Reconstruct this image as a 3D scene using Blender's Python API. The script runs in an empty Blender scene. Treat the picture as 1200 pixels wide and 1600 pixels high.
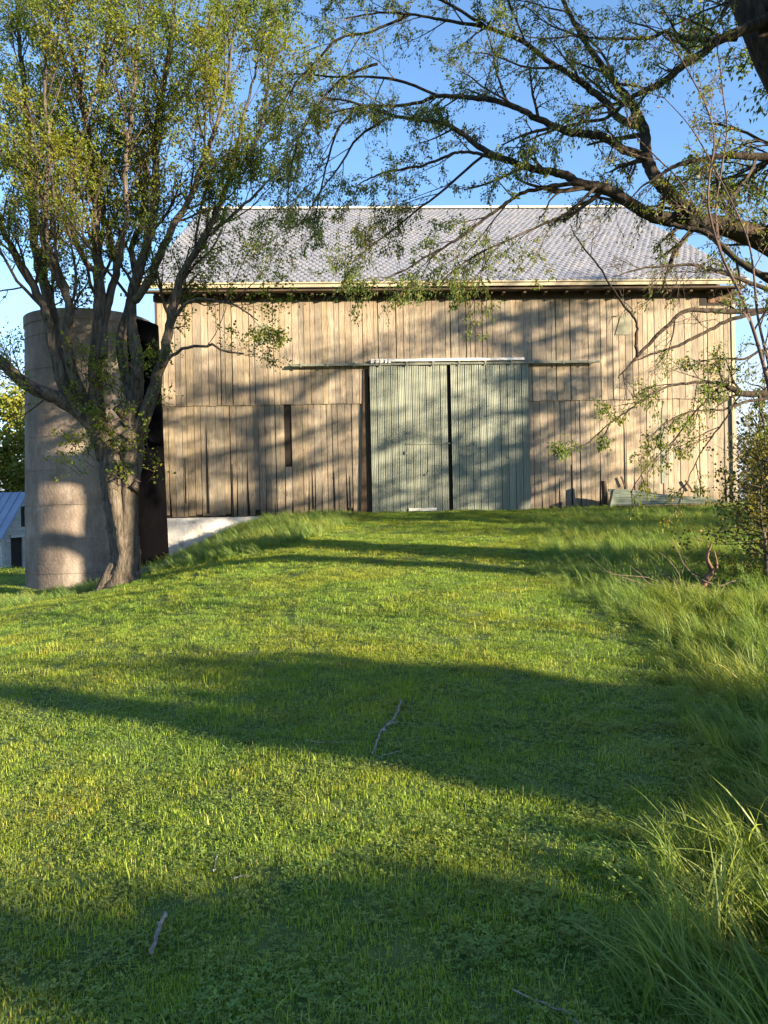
import bpy, math, random
import numpy as np
from mathutils import Vector, Matrix

SC = bpy.context.scene
COL = SC.collection
rng = np.random.default_rng(7)
random.seed(7)

# ------------------------------------------------------------------ camera
EYE = np.array([0.0, 0.0, 1.6])
F = 1200.0
PITCH, ROLL = -0.0092, 0.0209
_cp, _sp, _cr, _sr = math.cos(PITCH), math.sin(PITCH), math.cos(ROLL), math.sin(ROLL)
FWD = np.array([0, _cp, _sp]); UP0 = np.array([0, -_sp, _cp]); RT0 = np.array([1.0, 0, 0])
RT = RT0 * _cr - UP0 * _sr
UPV = RT0 * _sr + UP0 * _cr
cam = bpy.data.cameras.new("camera")
cam.sensor_fit = 'VERTICAL'; cam.sensor_height = 24.0; cam.lens = 24.0 * F / 1600.0
cam.clip_start = 0.05; cam.clip_end = 3000
camo = bpy.data.objects.new("camera", cam); COL.objects.link(camo)
m = Matrix.Identity(4)
for i in range(3):
    m[i][0] = RT[i]; m[i][1] = UPV[i]; m[i][2] = -FWD[i]; m[i][3] = EYE[i]
camo.matrix_world = m
SC.camera = camo

# ------------------------------------------------------------------ light
SUN_AZ, SUN_EL = math.radians(59), math.radians(12.5)
world = bpy.data.worlds.new("World"); SC.world = world; world.use_nodes = True
nt = world.node_tree; nt.nodes.clear()
w_out = nt.nodes.new('ShaderNodeOutputWorld'); w_bg = nt.nodes.new('ShaderNodeBackground')
sky = nt.nodes.new('ShaderNodeTexSky'); sky.sky_type = 'NISHITA'; sky.sun_disc = False
sky.sun_elevation = SUN_EL; sky.sun_rotation = math.pi - SUN_AZ
sky.air_density = 1.0; sky.dust_density = 0.2; sky.ozone_density = 3.5; sky.altitude = 200
w_bg.inputs['Strength'].default_value = 0.095
# thin white cloud bank low over the horizon
w_tc = nt.nodes.new('ShaderNodeTexCoord'); w_sep = nt.nodes.new('ShaderNodeSeparateXYZ')
nt.links.new(w_tc.outputs['Generated'], w_sep.inputs[0])
w_map = nt.nodes.new('ShaderNodeMapping'); w_map.inputs['Scale'].default_value = (2.2, 2.2, 9)
nt.links.new(w_tc.outputs['Generated'], w_map.inputs[0])
w_n = nt.nodes.new('ShaderNodeTexNoise'); w_n.inputs['Scale'].default_value = 1.6; w_n.inputs['Detail'].default_value = 6
nt.links.new(w_map.outputs[0], w_n.inputs['Vector'])
w_r1 = nt.nodes.new('ShaderNodeMapRange'); w_r1.inputs[1].default_value = 0.06; w_r1.inputs[2].default_value = 0.30
w_r1.inputs[3].default_value = 1.0; w_r1.inputs[4].default_value = 0.0
nt.links.new(w_sep.outputs[2], w_r1.inputs[0])
w_r2 = nt.nodes.new('ShaderNodeMapRange'); w_r2.inputs[1].default_value = 0.32; w_r2.inputs[2].default_value = 0.52
nt.links.new(w_n.outputs[0], w_r2.inputs[0])
w_mul = nt.nodes.new('ShaderNodeMath'); w_mul.operation = 'MULTIPLY'; w_mul.use_clamp = True
nt.links.new(w_r1.outputs[0], w_mul.inputs[0]); nt.links.new(w_r2.outputs[0], w_mul.inputs[1])
w_mix = nt.nodes.new('ShaderNodeMixRGB'); nt.links.new(w_mul.outputs[0], w_mix.inputs[0])
w_tint = nt.nodes.new('ShaderNodeMixRGB'); w_tint.blend_type = 'MULTIPLY'; w_tint.inputs[0].default_value = 1
w_tint.inputs[2].default_value = (1.0, 1.0, 1.0, 1)
nt.links.new(sky.outputs[0], w_tint.inputs[1]); nt.links.new(w_tint.outputs[0], w_mix.inputs[1])
w_mix.inputs[2].default_value = (2.4, 2.5, 2.7, 1)
nt.links.new(w_mix.outputs[0], w_bg.inputs[0]); nt.links.new(w_bg.outputs[0], w_out.inputs[0])

sun = bpy.data.lights.new("sun", 'SUN'); sun.energy = 5.0; sun.angle = math.radians(0.6)
sun.color = (1.0, 0.83, 0.57)
suno = bpy.data.objects.new("sun", sun); COL.objects.link(suno)
SUN_D = Vector((-math.sin(SUN_AZ) * math.cos(SUN_EL), math.cos(SUN_AZ) * math.cos(SUN_EL), -math.sin(SUN_EL)))
suno.rotation_euler = SUN_D.to_track_quat('-Z', 'Y').to_euler(); suno.location = (10, -12, 20)
SC.view_settings.view_transform = 'Standard'; SC.view_settings.look = 'None'
SC.view_settings.exposure = 2.15; SC.view_settings.gamma = 1; SC.view_settings.use_curve_mapping = False
SC.cycles.max_bounces = 6; SC.cycles.transparent_max_bounces = 8
SC.cycles.use_denoising = True

# ------------------------------------------------------------------ helpers
def tag(o, label=None, cat=None, group=None, kind=None):
    if label: o['label'] = label
    if cat: o['category'] = cat
    if group: o['group'] = group
    if kind: o['kind'] = kind
    return o

def empty(name, loc=(0, 0, 0), rz=0.0):
    o = bpy.data.objects.new(name, None); COL.objects.link(o)
    o.location = loc; o.rotation_euler = (0, 0, rz); return o

def P(px, py, Y):
    """world point at distance Y in front of the camera along photo pixel (px, py)"""
    d = FWD + RT * ((px - 600) / F) - UPV * ((py - 800) / F)
    return EYE + d * (Y / d[1])

class MB:
    """mesh builder: vertex blocks with faces of any size, optional per-face float"""
    def __init__(s): s.V = []; s.n = 0; s.F3 = []; s.F4 = []; s.R3 = []; s.R4 = []
    def add(s, V, F, r=None):
        V = np.asarray(V, float).reshape(-1, 3); F = np.asarray(F, int)
        k = F.shape[1]
        (s.F3 if k == 3 else s.F4).append(F + s.n)
        rr = np.full(len(F), 0.5 if r is None else 0.0) if r is None or np.isscalar(r) else np.asarray(r, float)
        if r is not None and np.isscalar(r): rr[:] = r
        (s.R3 if k == 3 else s.R4).append(rr)
        s.V.append(V); s.n += len(V)
    def box(s, x0, x1, y0, y1, z0, z1, r=None):
        V = [(x, y, z) for z in (z0, z1) for y in (y0, y1) for x in (x0, x1)]
        s.add(V, [(0, 2, 3, 1), (4, 5, 7, 6), (0, 1, 5, 4), (2, 6, 7, 3), (0, 4, 6, 2), (1, 3, 7, 5)], r)
    def hexa(s, b, t, r=None):
        """8 corners: four of the bottom ring, four of the top ring (both counter-clockwise seen from above)"""
        s.add(list(b) + list(t), [(0, 3, 2, 1), (4, 5, 6, 7), (0, 1, 5, 4), (1, 2, 6, 5), (2, 3, 7, 6), (3, 0, 4, 7)], r)
    def tube(s, pts, rad, sides=6, cap=True, wob=0.0, r=None):
        pts = np.asarray(pts, float); n = len(pts); rad = np.broadcast_to(np.asarray(rad, float), (n,))
        T = np.gradient(pts, axis=0); T /= np.linalg.norm(T, axis=1)[:, None] + 1e-9
        ref = np.array([0, 0, 1.0]) if abs(T[0][2]) < 0.9 else np.array([1.0, 0, 0])
        A = np.zeros_like(T); v = np.cross(T[0], ref); A[0] = v / (np.linalg.norm(v) + 1e-9)
        for i_ in range(1, n):                      # carry the frame along the tube so it never flips
            v = A[i_ - 1] - T[i_] * float(np.dot(A[i_ - 1], T[i_])); A[i_] = v / (np.linalg.norm(v) + 1e-9)
        B = np.cross(T, A)
        a = np.linspace(0, 2 * math.pi, sides, endpoint=False)
        R = rad[:, None] * np.ones((1, sides))
        if wob > 0:
            ph = rng.uniform(0, 6.28, 3)
            t = np.linspace(0, 1, n)[:, None]
            R = R * (1 + wob * (0.5 * np.sin(3 * a[None] + ph[0] + 3 * t) + 0.35 * np.sin(5 * a[None] + ph[1] - 4 * t) + 0.25 * rng.normal(size=R.shape)))
        V = pts[:, None] + R[..., None] * (np.cos(a)[None, :, None] * A[:, None] + np.sin(a)[None, :, None] * B[:, None])
        V = V.reshape(-1, 3)
        i = np.arange(n - 1)[:, None] * sides; j = np.arange(sides)[None]; j2 = (j + 1) % sides
        Fq = np.stack([i + j, i + sides + j, i + sides + j2, i + j2], -1).reshape(-1, 4)
        s.add(V, Fq, r)
        if cap:
            base = s.n - len(V)
            s.V.append(pts[[0, -1]]); c0 = s.n; s.n += 2
            jj = np.arange(sides); j3 = (jj + 1) % sides
            s.F3.append(np.stack([np.full(sides, c0), base + jj, base + j3], -1))
            o = base + (n - 1) * sides
            s.F3.append(np.stack([np.full(sides, c0 + 1), o + j3, o + jj], -1))
            s.R3.append(np.full(2 * sides, 0.5 if r is None else r))
    def build(s, name, mat, parent=None, smooth=False, link=True):
        me = bpy.data.meshes.new(name)
        V = np.concatenate(s.V) if s.V else np.zeros((0, 3))
        F3 = np.concatenate(s.F3) if s.F3 else np.zeros((0, 3), int)
        F4 = np.concatenate(s.F4) if s.F4 else np.zeros((0, 4), int)
        nl = len(F3) * 3 + len(F4) * 4; nf = len(F3) + len(F4)
        me.vertices.add(len(V)); me.vertices.foreach_set('co', V.astype(np.float32).ravel())
        me.loops.add(nl); me.loops.foreach_set('vertex_index', np.concatenate([F3.ravel(), F4.ravel()]).astype(np.int32))
        me.polygons.add(nf)
        st = np.concatenate([np.arange(len(F3)) * 3, len(F3) * 3 + np.arange(len(F4)) * 4]).astype(np.int32)
        me.polygons.foreach_set('loop_start', st)
        me.polygons.foreach_set('use_smooth', np.full(nf, smooth))
        R = np.concatenate((s.R3 if s.R3 else []) + (s.R4 if s.R4 else []))
        at = me.attributes.new('rnd', 'FLOAT', 'FACE'); at.data.foreach_set('value', R.astype(np.float32))
        me.update(calc_edges=True); me.validate()
        me.materials.append(mat)
        o = bpy.data.objects.new(name, me)
        if link: COL.objects.link(o)
        if parent: o.parent = parent
        return o

def ob(name, me, parent, loc=(0, 0, 0), rot=(0, 0, 0), scale=(1, 1, 1)):
    o = bpy.data.objects.new(name, me); COL.objects.link(o); o.parent = parent
    o.location = loc; o.rotation_euler = rot; o.scale = scale; return o

# ------------------------------------------------------------------ materials
def nodemat(name):
    mt = bpy.data.materials.new(name); mt.use_nodes = True
    t = mt.node_tree; b = t.nodes['Principled BSDF']
    b.inputs['Specular IOR Level'].default_value = 0.25
    return mt, t, b
def N(t, ty, **kw):
    n = t.nodes.new(ty)
    for k, v in kw.items(): setattr(n, k, v)
    return n
def ramp(t, fac, stops):
    r = N(t, 'ShaderNodeValToRGB'); e = r.color_ramp.elements
    while len(e) < len(stops): e.new(0.5)
    for el, (p, c) in zip(e, stops): el.position = p; el.color = (*c, 1)
    t.links.new(fac, r.inputs[0]); return r.outputs[0]
def noise(t, scale, stretch=(1, 1, 1), detail=4, rough=0.55, offset=None):
    tc = N(t, 'ShaderNodeTexCoord'); mp = N(t, 'ShaderNodeMapping'); mp.inputs['Scale'].default_value = stretch
    t.links.new(tc.outputs['Object'], mp.inputs[0])
    if offset is not None:
        v = N(t, 'ShaderNodeVectorMath', operation='SCALE'); v.inputs[0].default_value = (37, 51, 23)
        t.links.new(offset, v.inputs['Scale'])
        t.links.new(v.outputs[0], mp.inputs['Location'])
    n = N(t, 'ShaderNodeTexNoise'); n.inputs['Scale'].default_value = scale; n.inputs['Detail'].default_value = detail
    n.inputs['Roughness'].default_value = rough
    t.links.new(mp.outputs[0], n.inputs['Vector']); return n.outputs[0]
def mix(t, fac, a, b, mode='MIX'):
    n = N(t, 'ShaderNodeMixRGB', blend_type=mode)
    for s, v in ((0, fac), (1, a), (2, b)):
        if isinstance(v, (int, float)): n.inputs[s].default_value = v
        elif isinstance(v, tuple): n.inputs[s].default_value = (*v, 1)
        else: t.links.new(v, n.inputs[s])
    return n.outputs[0]
def bump(t, b, h, strength=0.4, dist=0.01):
    n = N(t, 'ShaderNodeBump'); n.inputs['Strength'].default_value = strength; n.inputs['Distance'].default_value = dist
    t.links.new(h, n.inputs['Height']); t.links.new(n.outputs[0], b.inputs['Normal'])
def mrange(t, v, a, b_, c=0.0, d=1.0):
    n = N(t, 'ShaderNodeMapRange'); n.inputs[1].default_value = a; n.inputs[2].default_value = b_
    n.inputs[3].default_value = c; n.inputs[4].default_value = d; t.links.new(v, n.inputs[0]); return n.outputs[0]

def wood(name, c0, c1, c2, tone=0.55):
    mt, t, b = nodemat(name)
    oi = N(t, 'ShaderNodeObjectInfo'); rn = oi.outputs['Random']
    g = noise(t, 9, (7, 7, 0.35), 6, 0.65, rn)
    col = ramp(t, g, [(0.28, c0), (0.5, c1), (0.72, c2)])
    big = noise(t, 1.1, (1, 1, 0.5), 3, 0.6, rn)
    col = mix(t, mrange(t, big, 0.35, 0.75, 0.0, 0.55), col, tuple(x * 0.55 for x in c1))
    fine = noise(t, 45, (6, 6, 0.12), 3, 0.7, rn)
    col = mix(t, mrange(t, fine, 0.52, 0.66, 0, 0.45), col, tuple(x * 0.35 for x in c0))
    # knots and nail stains
    tc = N(t, 'ShaderNodeTexCoord'); v = N(t, 'ShaderNodeTexVoronoi'); v.inputs['Scale'].default_value = 3.2
    mp = N(t, 'ShaderNodeMapping'); mp.inputs['Scale'].default_value = (1.6, 1.6, 0.8)
    sc = N(t, 'ShaderNodeVectorMath', operation='SCALE'); sc.inputs[0].default_value = (17, 9, 31)
    t.links.new(rn, sc.inputs['Scale']); t.links.new(sc.outputs[0], mp.inputs['Location'])
    t.links.new(tc.outputs['Object'], mp.inputs[0]); t.links.new(mp.outputs[0], v.inputs['Vector'])
    col = mix(t, mrange(t, v.outputs['Distance'], 0.03, 0.09, 0.75, 0), col, (0.09, 0.05, 0.03))
    sep = N(t, 'ShaderNodeSeparateXYZ'); t.links.new(N(t, 'ShaderNodeTexCoord').outputs['Object'], sep.inputs[0])
    dz = N(t, 'ShaderNodeMath', operation='ADD'); t.links.new(sep.outputs[2], dz.inputs[0])
    sn_ = noise(t, 5, (5, 5, .6), 5, 0.7, rn); t.links.new(sn_, dz.inputs[1])
    if name == 'weathered_board':    # splashed dirt along the foot and water stains under the eave
        col = mix(t, mrange(t, dz.outputs[0], 1.9, 2.5, 0.6, 0), col, (0.10, 0.075, 0.052))
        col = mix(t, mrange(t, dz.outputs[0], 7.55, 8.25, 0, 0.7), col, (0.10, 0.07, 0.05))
        grey = noise(t, .8, (1, 1, .5), 4, 0.6); col = mix(t, mrange(t, grey, .42, .62, 0, .4), col, mix(t, 1.0, col, (.80, .86, .98), 'MULTIPLY'))
    tonec = ramp(t, rn, [(0.0, (0.62, 0.60, 0.60)), (0.25, (0.95, 0.93, 0.9)), (0.5, (0.8, 0.72, 0.66)), (0.75, (1.1, 1.02, 0.95)), (1.0, (0.85, 0.78, 0.66))])
    col = mix(t, tone * 1.6, col, tonec, 'MULTIPLY')
    t.links.new(col, b.inputs['Base Color']); b.inputs['Roughness'].default_value = 0.85
    bump(t, b, g, 0.5, 0.006); return mt

M = {}
M['board'] = wood('weathered_board', (0.17, 0.14, 0.11), (0.36, 0.305, 0.235), (0.58, 0.505, 0.40))
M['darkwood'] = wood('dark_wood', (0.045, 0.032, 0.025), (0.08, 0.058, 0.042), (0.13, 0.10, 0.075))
M['cream'] = wood('cream_fascia_paint', (0.30, 0.26, 0.19), (0.42, 0.37, 0.27), (0.52, 0.46, 0.34), 0.1)
M['shedwhite'] = wood('peeling_white_board', (0.25, 0.22, 0.19), (0.62, 0.6, 0.55), (0.75, 0.73, 0.68), 0.2)

def simple(name, c0, c1, scale=6, rough=0.8, stretch=(1, 1, 1), bs=0.3, bd=0.01, spec=None, metal=0.0, lo=0.35, hi=0.65, detail=5, rand=0.0):
    mt, t, b = nodemat(name)
    n = noise(t, scale, stretch, detail, 0.6)
    col = ramp(t, n, [(lo, c0), (hi, c1)])
    if rand:
        oi = N(t, 'ShaderNodeObjectInfo')
        col = mix(t, rand, col, ramp(t, oi.outputs['Random'], [(0, (0.6, 0.6, 0.6)), (1, (1.15, 1.15, 1.15))]), 'MULTIPLY')
    t.links.new(col, b.inputs['Base Color']); b.inputs['Roughness'].default_value = rough; b.inputs['Metallic'].default_value = metal
    if spec is not None: b.inputs['Specular IOR Level'].default_value = spec
    bump(t, b, n, bs, bd); return mt
M['interior'] = simple('dark_barn_interior', (0.02, 0.016, 0.013), (0.035, 0.028, 0.022))
M['white'] = simple('peeling_white_trim', (0.45, 0.42, 0.38), (0.75, 0.73, 0.68), 9, 0.7, (1, 1, 3))
M['track'] = simple('rusted_track_metal', (0.11, 0.12, 0.10), (0.20, 0.21, 0.17), 14, 0.55)
M['greenpatch'] = simple('faded_green_metal', (0.12, 0.145, 0.115), (0.20, 0.225, 0.18), 5, 0.55)
M['wallpatch'] = simple('weathered_olive_patch', (0.15, 0.15, 0.11), (0.23, 0.22, 0.16), 5, 0.8)
M['tar'] = simple('black_tarred_metal', (0.0012, 0.0012, 0.0018), (0.0024, 0.0024, 0.0032), 3, 0.95, (1, 1, 0.4), spec=0.03)
M['blackgap'] = simple('open_gap_dark', (0.012, 0.01, 0.01), (0.02, 0.017, 0.015))
M['stick'] = simple('bleached_stick', (0.12, 0.10, 0.085), (0.30, 0.27, 0.235), 30, 0.8, (1, 1, 1), 0.6, 0.004)
M['deadtwig'] = simple('dead_grey_twig', (0.07, 0.05, 0.042), (0.17, 0.13, 0.11), 20, 0.9)
M['rot'] = simple('rotten_stump_wood', (0.06, 0.034, 0.024), (0.20, 0.12, 0.08), 18, 0.9, (1, 1, 0.3), 0.7, 0.02)
M['stone'] = simple('field_stone', (0.10, 0.09, 0.08), (0.26, 0.23, 0.20), 5, 0.9, (1, 1, 1), 0.6, 0.02, rand=0.5)

def mk_foundation():
    mt, t, b = nodemat('whitewashed_foundation')
    n = noise(t, 2.2, (1, 1, 1), 7, 0.65); n2 = noise(t, 14, (1, 1, 1), 5, 0.6)
    col = ramp(t, n, [(0.30, (0.36, 0.33, 0.31)), (0.42, (0.62, 0.60, 0.58)), (0.7, (0.78, 0.76, 0.74))])
    col = mix(t, mrange(t, n2, 0.55, 0.72, 0, 0.5), col, (0.3, 0.28, 0.26))
    t.links.new(col, b.inputs['Base Color']); b.inputs['Roughness'].default_value = 0.9
    bump(t, b, n2, 0.6, 0.03); return mt
M['foundation'] = mk_foundation()

def mk_door():
    mt, t, b = nodemat('pale_green_corrugated_metal')
    oi = N(t, 'ShaderNodeObjectInfo'); rn = oi.outputs['Random']
    n = noise(t, 3.0, (2, 2, 0.4), 5, 0.6, rn)
    col = ramp(t, n, [(0.3, (0.125, 0.14, 0.115)), (0.5, (0.18, 0.197, 0.158)), (0.75, (0.24, 0.257, 0.205))])
    col = mix(t, 0.5, col, ramp(t, rn, [(0, (0.7, 0.7, 0.7)), (1, (1.15, 1.15, 1.15))]), 'MULTIPLY')
    d = noise(t, 22, (1, 1, 0.3), 4, 0.6, rn)
    col = mix(t, mrange(t, d, 0.6, 0.75, 0, 0.5), col, (0.12, 0.11, 0.08))
    t.links.new(col, b.inputs['Base Color']); b.inputs['Roughness'].default_value = 0.5; b.inputs['Metallic'].default_value = 0.0
    return mt
M['door'] = mk_door()

def mk_roof():
    mt, t, b = nodemat('galvanised_shingle')
    a = N(t, 'ShaderNodeAttribute', attribute_name='rnd')
    n = noise(t, 0.7, (1, 1, 1), 5, 0.6); n2 = noise(t, 9, (1, 1, 1), 4, 0.6)
    col = ramp(t, a.outputs['Fac'], [(0, (0.175, 0.185, 0.22)), (0.5, (0.20, 0.21, 0.25)), (1, (0.225, 0.235, 0.28))])
    col = mix(t, mrange(t, n, 0.5, 0.75, 0, 0.45), col, (0.33, 0.30, 0.28))
    col = mix(t, mrange(t, n2, 0.55, 0.75, 0, 0.35), col, (0.2, 0.17, 0.17))
    t.links.new(col, b.inputs['Base Color']); b.inputs['Roughness'].default_value = 0.65; b.inputs['Metallic'].default_value = 0.1
    return mt
M['roof'] = mk_roof()

def mk_shedroof():
    mt, t, b = nodemat('blue_grey_metal_roof')
    n = noise(t, 1.2); t.links.new(ramp(t, n, [(0.3, (0.27, 0.31, 0.39)), (0.7, (0.34, 0.38, 0.46))]), b.inputs['Base Color'])
    b.inputs['Roughness'].default_value = 0.35; b.inputs['Metallic'].default_value = 0.3; return mt
M['shedroof'] = mk_shedroof()

def mk_concrete():
    mt, t, b = nodemat('stained_silo_concrete')
    n = noise(t, 1.1, (1, 1, 0.45), 7, 0.68); n2 = noise(t, 16, (1, 1, 1), 5, 0.65); n3 = noise(t, 5, (3, 3, 0.25), 4, 0.6)
    col = ramp(t, n, [(0.30, (0.10, 0.078, 0.064)), (0.5, (0.21, 0.165, 0.135)), (0.7, (0.36, 0.30, 0.255))])
    col = mix(t, mrange(t, n3, 0.5, 0.75, 0, 0.5), col, (0.13, 0.115, 0.11))
    col = mix(t, mrange(t, n2, 0.6, 0.8, 0, 0.6), col, (0.50, 0.47, 0.44))
    t.links.new(col, b.inputs['Base Color']); b.inputs['Roughness'].default_value = 0.92
    # faint form joints left by the casting rings
    tc = N(t, 'ShaderNodeTexCoord'); w = N(t, 'ShaderNodeTexWave', bands_direction='Z', wave_profile='SAW')
    w.inputs['Scale'].default_value = 0.42; w.inputs['Distortion'].default_value = 0.095
    t.links.new(tc.outputs['Object'], w.inputs['Vector'])
    ad = N(t, 'ShaderNodeMath', operation='MULTIPLY_ADD'); ad.inputs[1].default_value = 0.35
    t.links.new(w.outputs['Fac'], ad.inputs[0]); t.links.new(n2, ad.inputs[2])
    bump(t, b, ad.outputs[0], 0.5, 0.03); return mt
M['concrete'] = mk_concrete()

def mk_bark(name, c0, c1, c2, scale=7):
    mt, t, b = nodemat(name)
    n = noise(t, scale, (2.4, 2.4, 0.5), 8, 0.7); n2 = noise(t, 1.6, (1, 1, 1), 4, 0.6)
    col = ramp(t, n, [(0.35, c0), (0.5, c1), (0.68, c2)])
    col = mix(t, mrange(t, n2, 0.45, 0.7, 0, 0.5), col, tuple(0.5 * x for x in c1))
    t.links.new(col, b.inputs['Base Color']); b.inputs['Roughness'].default_value = 0.95
    bump(t, b, n, 0.9, 0.04); return mt
M['bark'] = mk_bark('furrowed_grey_brown_bark', (0.026, 0.021, 0.017), (0.092, 0.074, 0.057), (0.19, 0.158, 0.125))
M['bark2'] = mk_bark('dark_furrowed_bark', (0.011, 0.008, 0.006), (0.036, 0.027, 0.02), (0.085, 0.066, 0.05))
M['twig'] = simple('twig_bark', (0.03, 0.022, 0.017), (0.08, 0.06, 0.046), 9, 0.9)
M['twigred'] = simple('reddish_sapling_bark', (0.06, 0.038, 0.032), (0.12, 0.08, 0.066), 9, 0.8)

def leafmat(name, stops, trans=0.5, inst=False, patch=True, tcol=(1.25, 1.25, 0.5)):
    mt = bpy.data.materials.new(name); mt.use_nodes = True; t = mt.node_tree; t.nodes.clear()
    out = N(t, 'ShaderNodeOutputMaterial')
    if inst:
        oi = N(t, 'ShaderNodeObjectInfo'); at = N(t, 'ShaderNodeAttribute', attribute_name='rnd')
        ad = N(t, 'ShaderNodeMath', operation='MULTIPLY_ADD'); ad.inputs[1].default_value = 0.45
        t.links.new(oi.outputs['Random'], ad.inputs[0])
        m2 = N(t, 'ShaderNodeMath', operation='MULTIPLY'); m2.inputs[1].default_value = 0.55
        t.links.new(at.outputs['Fac'], m2.inputs[0]); t.links.new(m2.outputs[0], ad.inputs[2]); fac = ad.outputs[0]
    else:
        fac = N(t, 'ShaderNodeAttribute', attribute_name='rnd').outputs['Fac']
    col = ramp(t, fac, stops)
    if patch:
        geo = N(t, 'ShaderNodeNewGeometry'); n = N(t, 'ShaderNodeTexNoise'); n.inputs['Scale'].default_value = 0.9; n.inputs['Detail'].default_value = 4
        t.links.new(geo.outputs['Position'], n.inputs['Vector'])
        col = mix(t, mrange(t, n.outputs[0], 0.4, 0.65, 0, 0.75), col, mix(t, 1.0, col, (1.35, 1.0, 0.75), 'MULTIPLY'))
    d = N(t, 'ShaderNodeBsdfPrincipled'); d.inputs['Roughness'].default_value = 0.5; d.inputs['Specular IOR Level'].default_value = 0.3
    t.links.new(col, d.inputs['Base Color'])
    tr = N(t, 'ShaderNodeBsdfTranslucent'); t.links.new(mix(t, 1.0, col, tcol, 'MULTIPLY'), tr.inputs[0])
    ms = N(t, 'ShaderNodeMixShader'); ms.inputs[0].default_value = trans
    t.links.new(d.outputs[0], ms.inputs[1]); t.links.new(tr.outputs[0], ms.inputs[2]); t.links.new(ms.outputs[0], out.inputs[0])
    return mt
M['leafL'] = leafmat('maple_leaf', [(0, (0.08, 0.125, 0.022)), (0.5, (0.145, 0.20, 0.03)), (0.85, (0.21, 0.26, 0.035)), (1, (0.30, 0.29, 0.045))], 0.55)
M['leafR'] = leafmat('young_spring_leaf', [(0, (0.07, 0.11, 0.03)), (0.5, (0.12, 0.175, 0.045)), (0.85, (0.18, 0.22, 0.05)), (1, (0.32, 0.24, 0.08))], 0.55)
M['leafFar'] = leafmat('hedgerow_leaf', [(0, (0.09, 0.12, 0.02)), (0.6, (0.17, 0.2, 0.03)), (1, (0.26, 0.25, 0.04))], 0.35)
M['leafShrub'] = leafmat('shrub_leaf', [(0, (0.05, 0.065, 0.02)), (0.6, (0.10, 0.11, 0.035)), (1, (0.24, 0.20, 0.07))], 0.4)
M['grass'] = leafmat('mown_grass_blade', [(0, (0.11, 0.20, 0.033)), (0.4, (0.20, 0.32, 0.045)), (0.75, (0.30, 0.40, 0.06)), (1, (0.44, 0.40, 0.16))], 0.45, True)
M['tall'] = leafmat('tall_grass_blade', [(0, (0.09, 0.17, 0.045)), (0.5, (0.17, 0.265, 0.07)), (0.9, (0.27, 0.35, 0.11)), (1, (0.44, 0.39, 0.22))], 0.45, True)
M['weed'] = leafmat('weed_leaf', [(0, (0.10, 0.18, 0.04)), (1, (0.22, 0.30, 0.06))], 0.3, True)

# ------------------------------------------------------------------ ground height
def sstep(t): t = np.clip(t, 0, 1); return t * t * (3 - 2 * t)
def height(x, y):
    x = np.asarray(x, float); y = np.asarray(y, float)
    R = 1.36 * np.clip((y - 2.6) / 18.6, 0, 1)
    R = R * np.where(y > 24, np.clip(1 - (y - 24) / 20, 0, 1), 1)
    w = 4.6 + np.clip(21 - y, 0, 30) * 0.28
    S = sstep((x + 7.3) / w)
    z = R * S - 0.16 * (1 - S) * sstep((y - 2) / 9)
    z = z - (np.clip(y - 18, 0, 6) * 0.02 + np.clip(y - 24, 0, 16) * 0.075) * (1 - S)
    z = z - 0.06 * np.clip(x - 5.5 - np.clip(y - 12, 0, 10) * .5, 0, 12) * sstep((y - 2) / 6)
    z = z + 0.025 * np.sin(x * 1.3 + 0.7 * y) * np.sin(y * 0.9 - 0.4 * x) + 0.012 * np.sin(x * 3.1 - y * 2.3)
    return z

# ------------------------------------------------------------------ ground sheet
def build_ground():
    def axis(lo, hi, fine_lo, fine_hi, step):
        a = list(np.arange(fine_lo, fine_hi + 1e-6, step)); v = fine_hi; s_ = step
        while v < hi: s_ *= 1.35; v += s_; a.append(v)
        v = fine_lo; s_ = step
        while v > lo: s_ *= 1.35; v -= s_; a.insert(0, v)
        return np.array(a)
    X = axis(-900, 900, -14, 13, 0.2); Y = axis(-900, 900, -3, 30, 0.2)
    gx, gy = np.meshgrid(X, Y); gz = height(gx, gy)
    V = np.stack([gx, gy, gz], -1).reshape(-1, 3); nx = len(X)
    i = (np.arange(len(Y) - 1)[:, None] * nx + np.arange(nx - 1)[None]).ravel()
    mb = MB(); mb.add(V, np.stack([i, i + 1, i + nx + 1, i + nx], -1))
    mt, t, b = nodemat('soil_and_thatch_under_grass')
    n = noise(t, 3.5, (1, 1, 1), 6, 0.65); n2 = noise(t, 0.35, (1, 1, 1), 5, 0.6)
    col = ramp(t, n, [(0.3, (0.045, 0.065, 0.02)), (0.55, (0.08, 0.115, 0.028)), (0.75, (0.14, 0.16, 0.05))])
    # bare earth beside the trunk and at the silo foot
    tc = N(t, 'ShaderNodeTexCoord'); vm = N(t, 'ShaderNodeVectorMath', operation='SUBTRACT'); vm.inputs[1].default_value = (-6.0, 15.6, 0)
    t.links.new(tc.outputs['Object'], vm.inputs[0])
    vs = N(t, 'ShaderNodeVectorMath', operation='MULTIPLY'); vs.inputs[1].default_value = (0.62, 1.1, 0); t.links.new(vm.outputs[0], vs.inputs[0])
    vl = N(t, 'ShaderNodeVectorMath', operation='LENGTH'); t.links.new(vs.outputs[0], vl.inputs[0])
    ad = N(t, 'ShaderNodeMath', operation='ADD'); t.links.new(vl.outputs['Value'], ad.inputs[0]); t.links.new(n, ad.inputs[1])
    col = mix(t, mrange(t, ad.outputs[0], 1.1, 1.6, 1, 0), col, (0.085, 0.062, 0.045))
    t.links.new(col, b.inputs['Base Color']); b.inputs['Roughness'].default_value = 0.95
    bump(t, b, n, 0.6, 0.03)
    tag(mb.build('ground', mt, smooth=True), 'grassy barn bank rising from the yard to the barn doors', kind='structure')
build_ground()
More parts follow.
